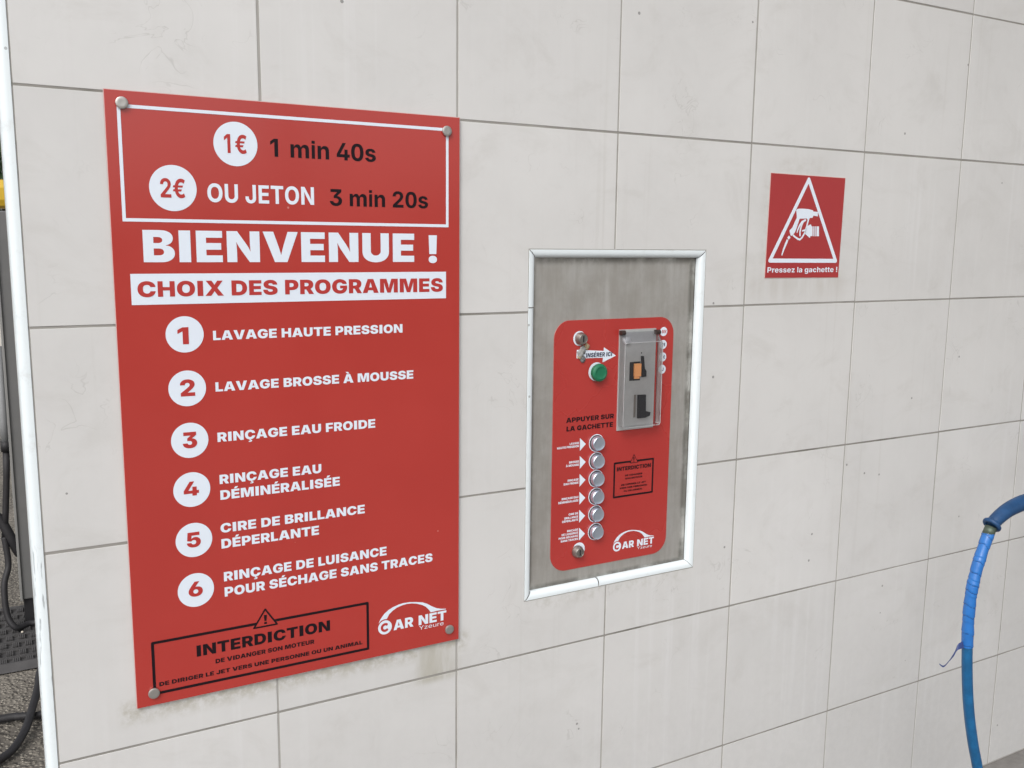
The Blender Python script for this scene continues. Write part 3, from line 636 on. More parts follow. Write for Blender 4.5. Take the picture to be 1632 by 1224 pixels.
ft = (px1((300, 173.9))[1] + px1((640, 203.6))[1]) / 2; fb = (px1((240, 350.2))[1] + px1((680, 360.0))[1]) / 2
printed('price_frame', M['white'], sign, D1, stroke([(fl, ft), (fr, ft), (fr, fb), (fl, fb)], 0.0043, True, False)
        + [ccw(rect(x - .00215, x + .00215, z - .00215, z + .00215)) for x in (fl, fr) for z in (ft, fb)])
def badge(cx, cy, r_m, txt, font, lb, rb, top, name='number_badge'):
    c = px1((cx, cy)); o = printed(name, M['white'], sign, D1, [circle(c[0], c[1], r_m, 64)])
    return printed('numeral', M['red_ink'], o, D2, lines=[(txt, font, lb, rb, top)])
badge(375.5, 229.6, 0.0294, '1€', 'bold', (357.6, 243.0), (393.5, 245.5), 213.0, 'price_badge')
badge(275.9, 299.8, 0.0300, '2€', 'bold', (256.0, 314.6), (295.5, 315.6), 284.0, 'price_badge')
printed('token_lettering', M['white'], sign, D1, lines=[('OU JETON', 'bold', (331.0, 321.5), (500.8, 326.9), 291.8)])
printed('time_lettering', M['black'], sign, D1, lines=[('1 min 40s', 'bold', (431.2, 249.2), (599.0, 258.2), 220.6)])
printed('time_lettering', M['black'], sign, D1, lines=[('3 min 20s', 'bold', (525.9, 327.8), (682.2, 332.0), 301.2)])
printed('welcome_heading', M['white'], sign, D1, lines=[('BIENVENUE', 'black', (229.2, 416.9), (660.3, 418.3), 365.3)])
printed('exclamation_mark', M['white'], sign, D1, lines=[('!', 'black', (683.2, 418.6), (696.4, 418.6), 374.9)])
bx0, bx1 = (px1((206.9, 435.4))[0] + px1((210.6, 485.5))[0]) / 2, px1((710.8, 450))[0]
bz1, bz0 = (px1((206.9, 435.4))[1] + px1((710.8, 434))[1]) / 2, (px1((210.6, 485.5))[1] + px1((710.8, 476))[1]) / 2
band = printed('programme_band', M['white'], sign, D1, [rect(bx0, bx1, bz0, bz1)])
printed('band_lettering', M['red_ink'], band, D2, lines=[('CHOIX DES PROGRAMMES', 'black', (219.6, 471.6), (705.8, 466.4), 446.6)])
NB = [(294.5, 533.0), (298.6, 619.0), (302.6, 701.8), (305.9, 780.3), (309.3, 860.6), (312.4, 940.3)]
ND = [((283.6, 549.2), (301.3, 548.4), 522), ((287.6, 632.2), (311.2, 630.7), 605.6), ((291.6, 714.6), (314.6, 713.6), 689), ((293.0, 791.2), (317.4, 789.2), 768.4), ((298.0, 872.8), (320.4, 871.2), 848.9), ((300.9, 951.6), (323.6, 949.2), 928.0)]
for i in range(6): badge(NB[i][0], NB[i][1], 0.0248, str(i + 1), 'black', *ND[i])
PROG = [[('LAVAGE HAUTE PRESSION', (339.8, 541.8), (641.5, 530.4), 526.9)],
        [('LAVAGE BROSSE À MOUSSE', (343.7, 624.3), (658.8, 603.2), 609.5)],
        [('RINÇAGE EAU FROIDE', (346.9, 704.7), (598.1, 681.3), 689.8)],
        [('RINÇAGE EAU', (350.3, 772.1), (512.2, 753.0), 757.4), ('DÉMINÉRALISÉE', (351.5, 797.4), (541.7, 773.2), 782.4)],
        [('CIRE DE BRILLANCE', (351.8, 849.4), (581.4, 818.0), 834.6), ('DÉPERLANTE', (353.2, 874.8), (508.5, 851.5), 859.8)],
        [('RINÇAGE DE LUISANCE', (357.2, 927.8), (616.1, 883.7), 913.0), ('POUR SÉCHAGE SANS TRACES', (358.4, 952.7), (689.3, 893.2), 937.9)]]
for p in PROG: printed('programme_lettering', M['white'], sign, D1, lines=[(l[0], 'black', l[1], l[2], l[3]) for l in p])
def warning(parent, y, TL, TR, BR, BL, w, apex, tl, tr_, tw, texts, mat, rounded=0.0):
    a, b_, c, d = (onwall(*q, y) for q in (TL, TR, BR, BL))
    X0, X1, Zt, Zb = (a[0] + d[0]) / 2, (b_[0] + c[0]) / 2, (a[1] + b_[1]) / 2, (c[1] + d[1]) / 2
    p, l_, r_ = (onwall(*q, y) for q in (apex, tl, tr_))
    zb = (l_[1] + r_[1]) / 2
    k = (Zt - zb) / (p[1] - zb); ga, gb = l_[0] + (p[0] - l_[0]) * k, r_[0] + (p[0] - r_[0]) * k
    cs = stroke([(ga, Zt), (X0, Zt), (X0, Zb), (X1, Zb), (X1, Zt), (gb, Zt)], w)
    cs += stroke([(l_[0], zb), p, (r_[0], zb)], tw, True)
    m_ = (p[0] + 0.0); hh = p[1] - zb
    cs += [ccw([(m_ - .085 * hh, zb + .66 * hh), (m_ + .085 * hh, zb + .66 * hh), (m_ + .06 * hh, zb + .31 * hh), (m_ - .06 * hh, zb + .31 * hh)]), ccw(rect(m_ - .08 * hh, m_ + .08 * hh, zb + .13 * hh, zb + .25 * hh))]
    o = printed('warning_box', mat, parent, y, cs)
    for t in texts: printed('warning_lettering', mat, o, y, lines=[t])
warning(sign, D1, (242.4, 1027.2), (585.8, 959.6), (586.6, 1032.2), (247.6, 1107.2), 0.0040, (422.6, 971), (404.8, 1002.3), (441.6, 993.6), 0.0025,
        [('INTERDICTION', 'black', (313.8, 1048.0), (526.2, 1003.7), 1030.2), ('DE VIDANGER SON MOTEUR', 'black', (343.7, 1058.4), (501.1, 1024.8), 1051.4),
         ('DE DIRIGER LE JET VERS UNE PERSONNE OU UN ANIMAL', 'black', (254.2, 1096.0), (577.7, 1024.8), 1089.4)], M['black'])
# company mark: wheel-shaped C under a car roof line
LZ = (580, 930, 10.2)
def logo(parent, y, yr, cx=None, cz=None, k=1.0):
    c0 = photo([(343, 713)], D1, *LZ)[0]
    if cx is None: cx, cz = c0
    mp = lambda pts: [(cx + (x - c0[0]) * k, cz + (z - c0[1]) * k) for x, z in photo(pts, D1, *LZ)]
    R0 = 0.0116 * k
    roof = mp([(238, 652), (270, 580), (330, 495), (400, 430), (480, 380), (560, 345), (640, 318), (740, 303), (850, 301), (950, 306), (1030, 330), (1100, 368), (1180, 400), (1250, 410), (1335, 410), (1330, 420), (1200, 440), (1085, 468), (1060, 430), (1010, 380), (950, 350), (870, 330), (780, 322), (700, 332), (620, 355), (540, 390), (470, 440), (410, 500), (372, 575), (330, 583), (280, 605)])
    mb = MB(); mb.flat = True
    mb.quads(fill([ccw(roof), circle(cx, cz, R0, 40)]), y)
    def ln(txt, font, lb, rb, top):
        a, b_, t = mp([lb])[0], mp([rb])[0], mp([(lb[0], top)])[0]
        mb.quads(text_quads(txt, font, a[0], b_[0], (a[1] + b_[1]) / 2, t[1] - a[1]), y)
    ln('AR', 'black', (482, 765), (805, 695), 603); ln('NET', 'black', (890, 678), (1340, 590), 522); ln('Yzeure', 'regular', (897, 752), (1295, 675), 690)
    o = mb.build('company_mark', M['white'], parent)
    arc = [(cx + R0 * .46 * math.cos(R_(a)), cz + R0 * .46 * math.sin(R_(a))) for a in range(48, 322, 10)]
    printed('mark_letter', M['red_ink'], o, yr, stroke(arc, R0 * .34))
logo(sign, D1, D2)
def screw_cap(cx, cz, r=0.0077, name='screw_cap'):
    mb = MB(); mb.lathe([(r * .7, 0), (r * .7, 0.0012), (r * .97, 0.0013), (r, 0.0018), (r, 0.0036), (r * .97, 0.0041), (r * .90, 0.0044), (r * .5, 0.0043), (r * .1, 0.0042)], (cx, SY, cz), 32)
    return mb.build(name, M['cap'], sign, auto=35)
for q in ((194.2, 163.4), (713.0, 208.6), (716.8, 1003.6), (245.6, 1105.7)):
    c = onwall(q[0], q[1], SY - .0042); screw_cap(*c)

# ------------------------------------------------------------------ payment panel
PY = 0.0122                                        # steel plate
FY = PY - 0.0012                                   # red film
term = thing('payment_panel', (OX0, 0.0, OZ0), 'stainless steel coin panel with red front, six buttons and white trim', 'payment panel')
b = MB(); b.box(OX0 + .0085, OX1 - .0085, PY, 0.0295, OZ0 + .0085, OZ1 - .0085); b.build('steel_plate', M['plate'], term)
RQ = 0.0118
def trims(name, segs):
    mb = MB()
    for s in segs: quarter(mb, *s)
    return mb.build(name, M['trim'], term, auto=40)
zj = onwall(845, 490.5, 0)[1]; xj = onwall(954, 925, 0)[0]
trims('frame_trim', [(((OX0, OZ1, 1), (OX1, OZ1, 1)), (0, -1), RQ)])
trims('frame_trim', [(((OX1, OZ1, 1), (OX1, OZ0, 1)), (-1, 0), RQ)])
trims('frame_trim', [(((OX0, OZ1, 1), (OX0, zj, 0)), (1, 0), RQ)])
trims('frame_trim', [(((OX0 - .0004, zj, 0), (OX0 - .0004, OZ0, 1)), (1, 0), RQ)])
trims('frame_trim', [(((OX0, OZ0, 1), (xj, OZ0, 0)), (0, 1), RQ)])
trims('frame_trim', [(((xj, OZ0 + .0005, 0), (OX1, OZ0 + .0005, 1)), (0, 1), RQ)])
fx0, fx1 = (onwall(882.5, 600, FY)[0] + onwall(878, 850, FY)[0]) / 2, (onwall(1070.5, 560, FY)[0] + onwall(1063.5, 840, FY)[0]) / 2
fz1, fz0 = (onwall(930, 509, FY)[1] + onwall(1030, 507, FY)[1]) / 2, (onwall(920, 906, FY)[1] + onwall(1020, 886, FY)[1]) / 2
fz1 += .0; mb = MB()
rr = rrect(fx0, fx1, fz0, fz1, 0.031, 10); n_ = len(rr)
mb.add([(x, FY, z) for x, z in rr] + [(x, PY + .0002, z) for x, z in rr], [tuple(range(n_))] + [(i, n_ + i, n_ + (i + 1) % n_, (i + 1) % n_) for i in range(n_)])
film = mb.build('red_front', M['panel_red'], term)
E1, E2 = FY - .0003, FY - .0006
pw = lambda *q: onwall(q[0], q[1], E1)
# coin arrow
ar = [pw(*q) for q in ((919.2, 557.6), (962, 559.2), (962.5, 553.3), (981.7, 566.8), (960.3, 577.5), (961, 570.1), (918.7, 571.3))]
arr = printed('insert_arrow', M['white'], term, E1, [ccw(ar)])
mb = MB(); mb.flat = True
a, c = onwall(933.8, 568.9, E2), onwall(975.8, 568.6, E2)
mb.quads(text_quads('INSÉRER ICI', 'black', a[0], c[0] - .0006, (a[1] + c[1]) / 2 + .0001, 0.0076, 0.06), E2); mb.build('arrow_lettering', M['navy'], arr)
printed('trigger_lettering', M['black'], term, E1, lines=[('APPUYER SUR', 'black', (902.5, 674.3), (978.5, 666.3), 666.6), ('LA GACHETTE', 'black', (902.8, 688.0), (976.9, 679.8), 680.2)])
# push buttons, their white rings, arrowheads and captions
CAP = [[('LAVAGE', 908, 709.1, 922.7, 707.7), ('HAUTE PRESSION', 888, 716.7, 922.7, 712.2)],
       [('BROSSE', 907, 738.9, 922.7, 737.0), ('À MOUSSE', 902, 744.6, 922.6, 742.1)],
       [('RINÇAGE', 904.7, 767.9, 922, 765.6), ('EAU FROIDE', 898.4, 773.9, 922, 770.6)],
       [('RINÇAGE EAU', 895.3, 797.3, 921.8, 793.7), ('DÉMINÉRALISÉE', 889.9, 803.6, 921.8, 799.1)],
       [('CIRE DE', 906.2, 821.5, 921.3, 819.7), ('BRILLANCE', 899.6, 827.8, 921.3, 825.1), ('DÉPERLANTE', 896, 833.2, 921.3, 830.1)],
       [('RINÇAGE', 903.8, 848.0, 921.1, 845.8), ('DE LUISANCE', 895.1, 854.3, 921.1, 850.7), ('POUR SÉCHAGE', 890.3, 860.2, 921.1, 855.7), ('SANS TRACES', 893.5, 864.7, 921.1, 860.4)]]
rings = [(950.5, 705.8), (950.3, 734.4), (949.9, 762.6), (949.5, 790.8), (949.1, 818.8), (948.6, 847.0)]
for i in range(6):
    c = pw(*rings[i]); ring = printed('button_ring', M['white'], term, E1, [circle(c[0], c[1], 0.0158, 40)])
    mb = MB(); r = 0.0150
    mb.lathe([(r * .86, 0.0008), (r * .86, 0.0068), (r * .845, 0.0082), (r * .80, 0.0094), (r * .75, 0.0099), (r * .71, 0.0097), (r * .66, 0.0094), (r * .30, 0.0093)], (c[0], E2, c[1]), 44)
    pb_ = mb.build('push_button', M['button'], term, auto=38)
    mb = MB(); mb.lathe([(r * .95, 0), (r * .95, .0009), (r * .90, .0013), (r * .84, .0010)], (c[0], E2, c[1]), 40); mb.build('painted_shade_ring', M['hinge_and_shade'], pb_, auto=40)  # dark ring put in as the shadow gap round the cap
    y_ = 28.58 * i; x_ = -.3 * i
    printed('pointer', M['white'], term, E1, [ccw([pw(924.3 + x_, 698.2 + y_), pw(933.7 + x_, 707.6 + y_), pw(924.2 + x_, 718.6 + y_)])])
    mb = MB(); mb.flat = True
    for t, xl, zl, xr, zr in CAP[i]:
        a, c2 = pw(xl, zl), pw(xr, zr); mb.quads(text_quads(t, 'black', a[0], c2[0], (a[1] + c2[1]) / 2, 0.0038), E1)
    mb.build('button_caption', M['white'], term)
# green button
c = pw(950.6, 592.4); printed('button_ring', M['white'], term, E1, [circle(c[0], c[1], 0.0166, 44)])
mb = MB(); r = 0.0158
mb.lathe([(r * .8, 0.0003), (r * .8, 0.006), (r * .99, 0.0062), (r, 0.0088), (r * .96, 0.0110), (r * .82, 0.0126), (r * .7, 0.0132), (r * .66, 0.0128), (r * .3, 0.0128)], (c[0] + .0004, E1, c[1] - .0006), 44)
mb.build('green_button', M['green'], term, auto=35)
# cam locks
def lock(cpx, rpx):
    c = pw(*rpx); printed('lock_ring', M['white'], term, E1, [circle(c[0], c[1], 0.0128, 36)])
    c = pw(*cpx)
    mb = MB(); mb.lathe([(.0112, .0003), (.0112, .0035), (.0106, .0046), (.0098, .0062), (.0086, .0105), (.0080, .0112), (.0074, .0112), (.0071, .0107), (.003, .0107)], (c[0], E1, c[1]), 36)
    o = mb.build('cam_lock', M['lock'], term, auto=30)
    mb = MB(); mb.box(c[0] - .0011, c[0] + .0011, E1 - .0112, E1 - .0106, c[1] - .0052, c[1] + .0052); mb.build('keyhole', M['dark'], o)
lock((924.8, 539.6), (923.6, 539.4)); lock((919.5, 878.4), (922.4, 875.6))
# denomination stickers
for q, t, dx in (((1057.7, 528.4), '50€', 3.6), ((1056.8, 549.0), '2€', 2.6), ((1056.1, 568.9), '1€', 2.6), ((1055.2, 588.5), 'J', 1.3)):
    c = pw(*q); d = printed('coin_label', M['white'], term, E1, [circle(c[0], c[1], 0.0083, 36)])
    mb = MB(); mb.flat = True; a, e_ = onwall(q[0] - dx + 1, q[1], E2), onwall(q[0] + dx + 1, q[1], E2)
    font = 'bold'
    if t == '50€':
        m1 = (a[0] + e_[0]) / 2
        mb.quads(text_quads('5', 'black', a[0], a[0] + (e_[0] - a[0]) * .32, c[1] - .003, .0058), E2)
        mb.quads(text_quads('0€', 'bold', a[0] + (e_[0] - a[0]) * .36, e_[0], c[1] - .003, .0058), E2)
    else: mb.quads(text_quads(t, font, a[0], e_[0], c[1] - .0032, .0062), E2)
    mb.build('coin_value', M['red_ink'] if t == '50€' else M['navy'], d)
# warning box and mark on the panel
warning(term, E1, (979.2, 739.4), (1040.4, 730.3), (1039.8, 783.6), (978.5, 793.0), 0.0034, (1010.5, 724.2), (1004.4, 737.9), (1016.6, 736.6), 0.0011,
        [('INTERDICTION', 'black', (983.1, 751.8), (1037.2, 743.8), 745.4)] +
        [(t, 'black', l_, r_, l_[1] - 2.7) for t, l_, r_ in (('DE VIDANGER', (996.2, 759.4), (1023.8, 755.6)), ('SON MOTEUR', (996.4, 764.3), (1023.5, 760.5)),
         ('DE DIRIGER LE JET', (990.0, 774.7), (1029.4, 768.8)), ('VERS UNE PERSONNE', (987.4, 779.9), (1031.0, 773.7)), ('OU UN ANIMAL', (994.0, 784.4), (1024.0, 779.6)))], M['black'])
a, c = pw(983.4, 871.1), pw(1042.2, 854.8); s0, s1 = photo([(343, 713), (1340, 435)], D1, *LZ)
logo(term, E1, E2, a[0], a[1], (c[0] - a[0]) / (s1[0] - s0[0]))
# coin mechanism: grey plate, slot, return button, reject cup, clear flap on two hinge pins
CY = FY - .0022
cx0, cx1 = onwall(985.6, 600, CY)[0], onwall(1043.6, 600, CY)[0]; cz1, cz0 = onwall(1010, 524.6, CY)[1], onwall(1005, 684.6, CY)[1]
mb = MB(); mb.box(cx0, cx1, CY, FY + .0004, cz0, cz1, .0006); mb.build('coin_plate', M['coin_plate'], term)
def cbox(name, mat, l, t, r, b_, d, parent=term, bev=.0003):
    x0, z1 = onwall(l, t, CY); x1, z0 = onwall(r, b_, CY); q = MB(); q.box(x0, x1, CY - d, CY + .0002, z0, z1, bev); return q.build(name, mat, parent)
cbox('coin_slot', M['dark'], 1003.6, 577.2, 1008.6, 606.6, .0008)
cbox('button_well', M['dark'], 1009.6, 576.6, 1019.8, 606.0, .0006)
mb = MB()
x0, z1 = onwall(1009.8, 579.6, CY); x1, z0 = onwall(1019.2, 602.6, CY)
mb.box(x0, x1, CY - .0052, CY, z0 + .004, z1, .0007); mb.box(x0 + .001, x1 - .002, CY - .0036, CY, z0 - .0004, z0 + .0042, .0006)
mb.build('return_button', M['orange'], term)
mb = MB(); pts = [onwall(*q, CY) for q in ((1021.4, 567.2), (1025.0, 567.4), (1026.4, 587.0), (1029.0, 591.0), (1028.8, 599.8), (1022.0, 601.0))]
n_ = len(pts); mb.add([(x, CY - .0028, z) for x, z in pts] + [(x, CY, z) for x, z in pts], [tuple(range(n_))] + [(i, (i + 1) % n_, n_ + (i + 1) % n_, n_ + i) for i in range(n_)])
mb.build('lever', M['dark'], term)
cbox('cup_side', M['lock'], 1010.4, 629.2, 1012.2, 665.0, .0010)
mb = MB(); pts = [onwall(*q, CY) for q in ((1015.6, 629.0), (1027.8, 628.6), (1027.6, 654.6), (1035.0, 656.4), (1034.0, 661.8), (1026.4, 665.2), (1015.0, 666.4))]
n_ = len(pts); mb.add([(x, CY - .0035, z) for x, z in pts] + [(x, CY, z) for x, z in pts], [tuple(range(n_))] + [(i, (i + 1) % n_, n_ + (i + 1) % n_, n_ + i) for i in range(n_)])
mb.build('coin_cup', M['dark'], term)
cbox('speck', M['dark'], 1021.6, 561.4, 1023.2, 563.4, .0004)
# clear flap
VY = CY - .0165
vx0, vx1 = onwall(994.6, 620, VY)[0], onwall(1055.0, 590, VY)[0]; vz1, vz0 = onwall(1020, 533.5, VY)[1], onwall(1020, 680.0, VY)[1]
sl = 0.014
mb = MB()
o_ = rrect(vx0, vx1, vz0, vz1 - sl, 0.0045, 5); n_ = len(o_)
front = [(x, VY, z) for x, z in o_]; back = [(x, CY - .0005, z + (0.0 if z < (vz0 + vz1) / 2 else sl + .004)) for x, z in o_]
zm = (vz0 + vz1) / 2 + .02
tops = [i for i in range(n_) if front[i][2] > zm and front[(i + 1) % n_][2] > zm]
mb.add(front + back, [tuple(range(n_))] + [(i, n_ + i, n_ + (i + 1) % n_, (i + 1) % n_) for i in range(n_) if i not in tops])
flap = mb.build('clear_flap', M['clear'], term, auto=30)
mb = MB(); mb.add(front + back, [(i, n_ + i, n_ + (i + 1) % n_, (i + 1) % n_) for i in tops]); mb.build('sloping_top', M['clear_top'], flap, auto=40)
mb = MB(); mb.tube([Vector(p) for p in front] + [Vector(front[0])], .00055, 6, False); mb.build('flap_rim', M['clear_edge'], flap, smooth=True)
for q in ((992.6, 530.6), (1048.4, 529.2)):
    c = onwall(q[0], q[1], CY - .006); mb = MB(); mb.tube([(c[0] - .0044, CY - .006, c[1]), (c[0] + .0044, CY - .006, c[1])], .0044, 14); mb.box(c[0] - .0036, c[0] + .0036, CY - .006, CY, c[1] - .0038, c[1] + .0038, .0004)
    mb.build('hinge', M['hinge_and_shade'], term, auto=40)
c = onwall(1003.6, 543, CY - .01); mb = MB(); mb.lathe([(.0068, 0), (.0074, .003), (.0066, .0062), (.004, .0078), (.001, .0082)], (c[0], CY, c[1]), 24); mb.build('flap_knob', M['clear_edge'], flap, smooth=True)
# chewing gum
gum = thing('gum_lump', (*[onwall(926, 565, FY)[0]], FY, onwall(926, 565, FY)[1]), 'knobbly grey and tan gum stuck over the tail of the white arrow', 'gum')
def lump(name, mat, q, r):
    bm = bmesh.new(); bmesh.ops.create_icosphere(bm, subdivisions=3, radius=1); c = onwall(q[0], q[1], FY); s_ = random.uniform(0, 9)
    vs = []
    for v in bm.verts:
        k = 1 + .16 * math.sin(4 * v.co.x + s_) * math.cos(5 * v.co.z + s_) + .1 * math.sin(7 * v.co.z + 3 * v.co.x + s_)
        vs.append((c[0] + v.co.x * r * k, FY - .0006 + v.co.y * r * .55 * k, c[1] + v.co.z * r * 1.15 * k))
    mb = MB(); mb.add(vs, [[v.index for v in f.verts] for f in bm.faces]); bm.free(); mb.build(name, mat, gum, smooth=True)
for nm, mt, q, r in (('gum_piece', 'gum_tan', (935.0, 552.4), .0052), ('gum_piece', 'gum', (928.6, 557.0), .0060), ('gum_piece', 'gum', (924.6, 563.6), .0066), ('gum_piece', 'gum_tan', (923.4, 568.4), .0046), ('gum_piece', 'gum_dark', (928.6, 572.6), .0054), ('gum_piece', 'gum_dark', (930.2, 561.4), .0036)):
    lump(nm, M[mt], q, r)

# ------------------------------------------------------------------ small sticker
KY = -0.0010
st = thing('trigger_sticker', (*[onwall(1219, 443, KY)[0]], KY, onwall(1219, 443, KY)[1]), 'small square red sticker with white spray gun in a triangle', 'sticker')
cs = [onwall(*q, KY) for q in ((1219.3, 442.7), (1335.6, 441.9), (1347.3, 284.2), (1229.4, 275.9))]
mb = MB()
mb.add([(x, KY, z) for x, z in cs] + [(x, -.0002, z) for x, z in cs], [(0, 1, 2, 3)] + [(i, 4 + i, 4 + (i + 1) % 4, (i + 1) % 4) for i in range(4)])
mb.build('red_film', M['sticker_red'], st)
# pale rim
ip = []
for i, (x, z) in enumerate(cs): ip.append((x + (-.0009 if i in (0, 3) else .0009), z + (-.0009 if i < 2 else .0009)))
mb = MB(); mb.add([(x, KY + .0004, z) for x, z in ip] + [(x, -.0001, z) for x, z in ip], [(0, 1, 2, 3)] + [(i, 4 + i, 4 + (i + 1) % 4, (i + 1) % 4) for i in range(4)]); mb.build('pale_rim', simple('sticker_rim', (0.62, 0.40, 0.37), 0.6), st)
K1, K2 = KY - .0003, KY - .0006
Z5 = (1200, 260, 6.12); Z6 = (1240, 300, 12.24)
tri = photo([(546, 160), (165, 950), (806, 953)], K1, *Z5)
printed('warning_triangle', M['white'], st, K1, stroke(tri, .0078, True))
gun = [ccw(photo([(355, 430), (372, 410), (400, 400), (480, 398), (600, 408), (685, 432), (690, 455), (780, 462), (775, 550), (690, 535), (675, 575), (620, 580), (590, 640), (560, 590), (420, 595), (400, 660), (360, 780), (330, 860), (270, 930), (245, 920), (225, 850), (225, 820), (275, 770), (330, 650), (365, 580), (365, 540)], K1, *Z6))]
gun += stroke(photo([(596, 600), (560, 740), (520, 870), (470, 960), (425, 1003), (380, 985), (290, 915)], K1, *Z6), .0036)
gun += stroke(photo([(545, 615), (470, 660), (420, 730), (385, 810), (368, 870)], K1, *Z6), [.0038, .0046, .004, .0034, .002])
gun += stroke(photo([(500, 650), (450, 750), (428, 850), (428, 940)], K1, *Z6), [.002, .0036, .0038, .003])
gun += stroke(photo([(468, 835), (525, 815)], K1, *Z6), .003)
gun += stroke(photo([(228, 940), (195, 985)], K1, *Z6), .0058) + stroke(photo([(186, 1003), (150, 1090), (110, 1190), (72, 1310)], K1, *Z6), [.0046, .005, .0042, .0024])
printed('spray_gun_symbol', M['white'], st, K1, gun)
ra = [ccw(photo(p, K1, *Z6)) for p in ([(518, 882), (575, 735), (640, 703), (655, 745), (672, 745), (672, 935), (630, 935), (622, 972)], [(682, 745), (698, 745), (698, 935), (682, 935)], [(712, 745), (734, 745), (734, 935), (712, 935)], [(750, 745), (800, 745), (798, 935), (748, 935)])]
printed('pointer_symbol', M['white'], st, K1, ra)
printed('trigger_lettering', M['white'], st, K1, lines=[('Pressez la gachette !', 'bold', (1222.9, 434.0), (1334.0, 434.0), 425.4)])

# ------------------------------------------------------------------ blue hose hanging on the right
HY = -0.24
hose = thing('water_hose', at(1558, 1224, HY), 'blue pressure hose wrapped in brighter tape, hanging in front of the tiles', 'hose')
def smooth(pts, n=8):
    out = []; P = [pts[0]] + pts + [pts[-1]]
    for i in range(1, len(P) - 2):
        a, b_, c, d = P[i - 1], P[i], P[i + 1], P[i + 2]
        for k in range(n):
            t = k / n; out.append(0.5 * ((2 * b_) + (c - a) * t + (2 * a - 5 * b_ + 4 * c - d) * t * t + (3 * b_ - a - 3 * c + d) * t ** 3))
    out.append(pts[-1]); return out
hp = [(1577, 846), (1569, 868), (1557, 905), (1548, 945), (1543.5, 985), (1541.5, 1030), (1541.5, 1080), (1544, 1130), (1550, 1180), (1558, 1224)]
P3 = [at(x, y, HY) for x, y in hp]
end = P3[-1]; P3 += [end + Vector((.03, -.005, -.10)), Vector((end.x + .12, HY - .06, .05)), Vector((end.x + .35, HY - .16, .016)), Vector((end.x + .75, HY - .2, .016)), Vector((end.x + 1.2, HY - .05, .016))]
P3 = [Vector((p.x, p.y, max(p.z, .016))) for p in P3]
sp = smooth(P3, 8)
RH = 0.0102
mb = MB(); mb.tube(sp, RH, 20); mb.build('hose_pipe', M['hose'], hose, smooth=True)
tp = smooth(P3[:6], 40)[8:]; mb = MB(); NA = 26
rnd = random.Random(5); steps = [-.03]
while steps[-1] < .6: steps.append(steps[-1] + rnd.choice((.009, .014, .018, .022, .026)))
V = []; TN = []; L = 0; u = None
for i, p in enumerate(tp):
    d = (tp[min(i + 1, len(tp) - 1)] - tp[max(i - 1, 0)]).normalized()
    if i: L += (p - tp[i - 1]).length
    if u is None: u = d.orthogonal().normalized()
    u = (u - d * u.dot(d)).normalized(); w = d.cross(u)
    for k in range(NA):
        an = 2 * math.pi * k / NA; q = L + .0035 * math.sin(an + .6) + .0012 * math.sin(3 * an + 40 * L) + .004
        j = max(t for t in range(len(steps)) if steps[t] <= q); fr = (q - steps[j]) / (steps[j + 1] - steps[j])
        V.append(p + (u * math.cos(an) + w * math.sin(an)) * (RH + .0006 + .0008 * fr + .00035 * math.sin(L * 130)))
        TN.append(1.0 if q - steps[j] < .0011 and j % 3 != 1 else 0.0)
NI = len(tp)
for i in range(NI - 1):
    for k in range(NA):
        mb.f.append((i * NA + k, i * NA + (k + 1) % NA, (i + 1) * NA + (k + 1) % NA, (i + 1) * NA + k)); mb.t.append(TN[i * NA + k] * .8)
mb.v = [tuple(v) for v in V]
mb.f += [tuple(range(NA))[::-1], tuple((NI - 1) * NA + k for k in range(NA))]; mb.t += [0, 0]
tape = mb.build('tape_wrap', M['tape'], hose, auto=40)
tl = [at(1541, 1026, HY), at(1527, 1031, HY + .002), at(1521, 1042, HY + .006), at(1513, 1053, HY), at(1504, 1062, HY - .004), at(1497, 1058, HY)]
tw_ = [.0070, .0060, .0038, .0014, .0016, .0008]; mb = MB(); V = []
tls = smooth(tl, 6)
for i, p in enumerate(tls):
    k = i / (len(tls) - 1) * 5; j = min(4, int(k)); w = tw_[j] + (tw_[j + 1] - tw_[j]) * (k - j)
    V += [p + Vector((.35 * w, .2 * w, w)), p - Vector((.35 * w, .2 * w, w))]
mb.add(V, [(2 * i, 2 * i + 1, 2 * i + 3, 2 * i + 2) for i in range(len(tls) - 1)]); mb.build('tape_tail', M['tape_back'], tape)
sl_ = [at(1580.5, 837, HY), at(1588, 828, HY), at(1603, 815, HY), at(1620, 805.5, HY), at(1640, 798, HY), at(1668, 792, HY)]
d_ = (sl_[-1] - sl_[-2]).normalized(); sl_ += [sl_[-1] + d_ * .10, sl_[-1] + d_ * .2 + Vector((.02, .03, .0)), Vector((sl_[-1].x + .36, -.06, sl_[-1].z + .06)), Vector((sl_[-1].x + .40, -.004, sl_[-1].z + .06))]
ss = smooth(sl_, 10); mb = MB(); n_ = len(ss)
mb.tube(ss, [.0122 + .0035 * min(1, i / 34) for i in range(n_)], 26); sleeve = mb.build('rubber_sleeve', M['sleeve'], hose, smooth=True)
ax = (ss[3] - ss[0]).normalized(); c = ss[1]; u = ax.orthogonal().normalized(); w = ax.cross(u); mb = MB(); V = []; F = []; N1, N2 = 32, 12
for i in range(N1):
    a = 2 * math.pi * i / N1; r_ = u * math.cos(a) + w * math.sin(a)
    for k in range(N2):
        b2 = 2 * math.pi * k / N2; V.append(c + r_ * (.0140 + .0042 * math.cos(b2)) + ax * .0045 * math.sin(b2))
for i in range(N1):
    for k in range(N2): F.append((i * N2 + k, ((i + 1) % N1) * N2 + k, ((i + 1) % N1) * N2 + (k + 1) % N2, i * N2 + (k + 1) % N2))
mb.add(V, F); mb.build('flange', M['sleeve'], sleeve, smooth=True)
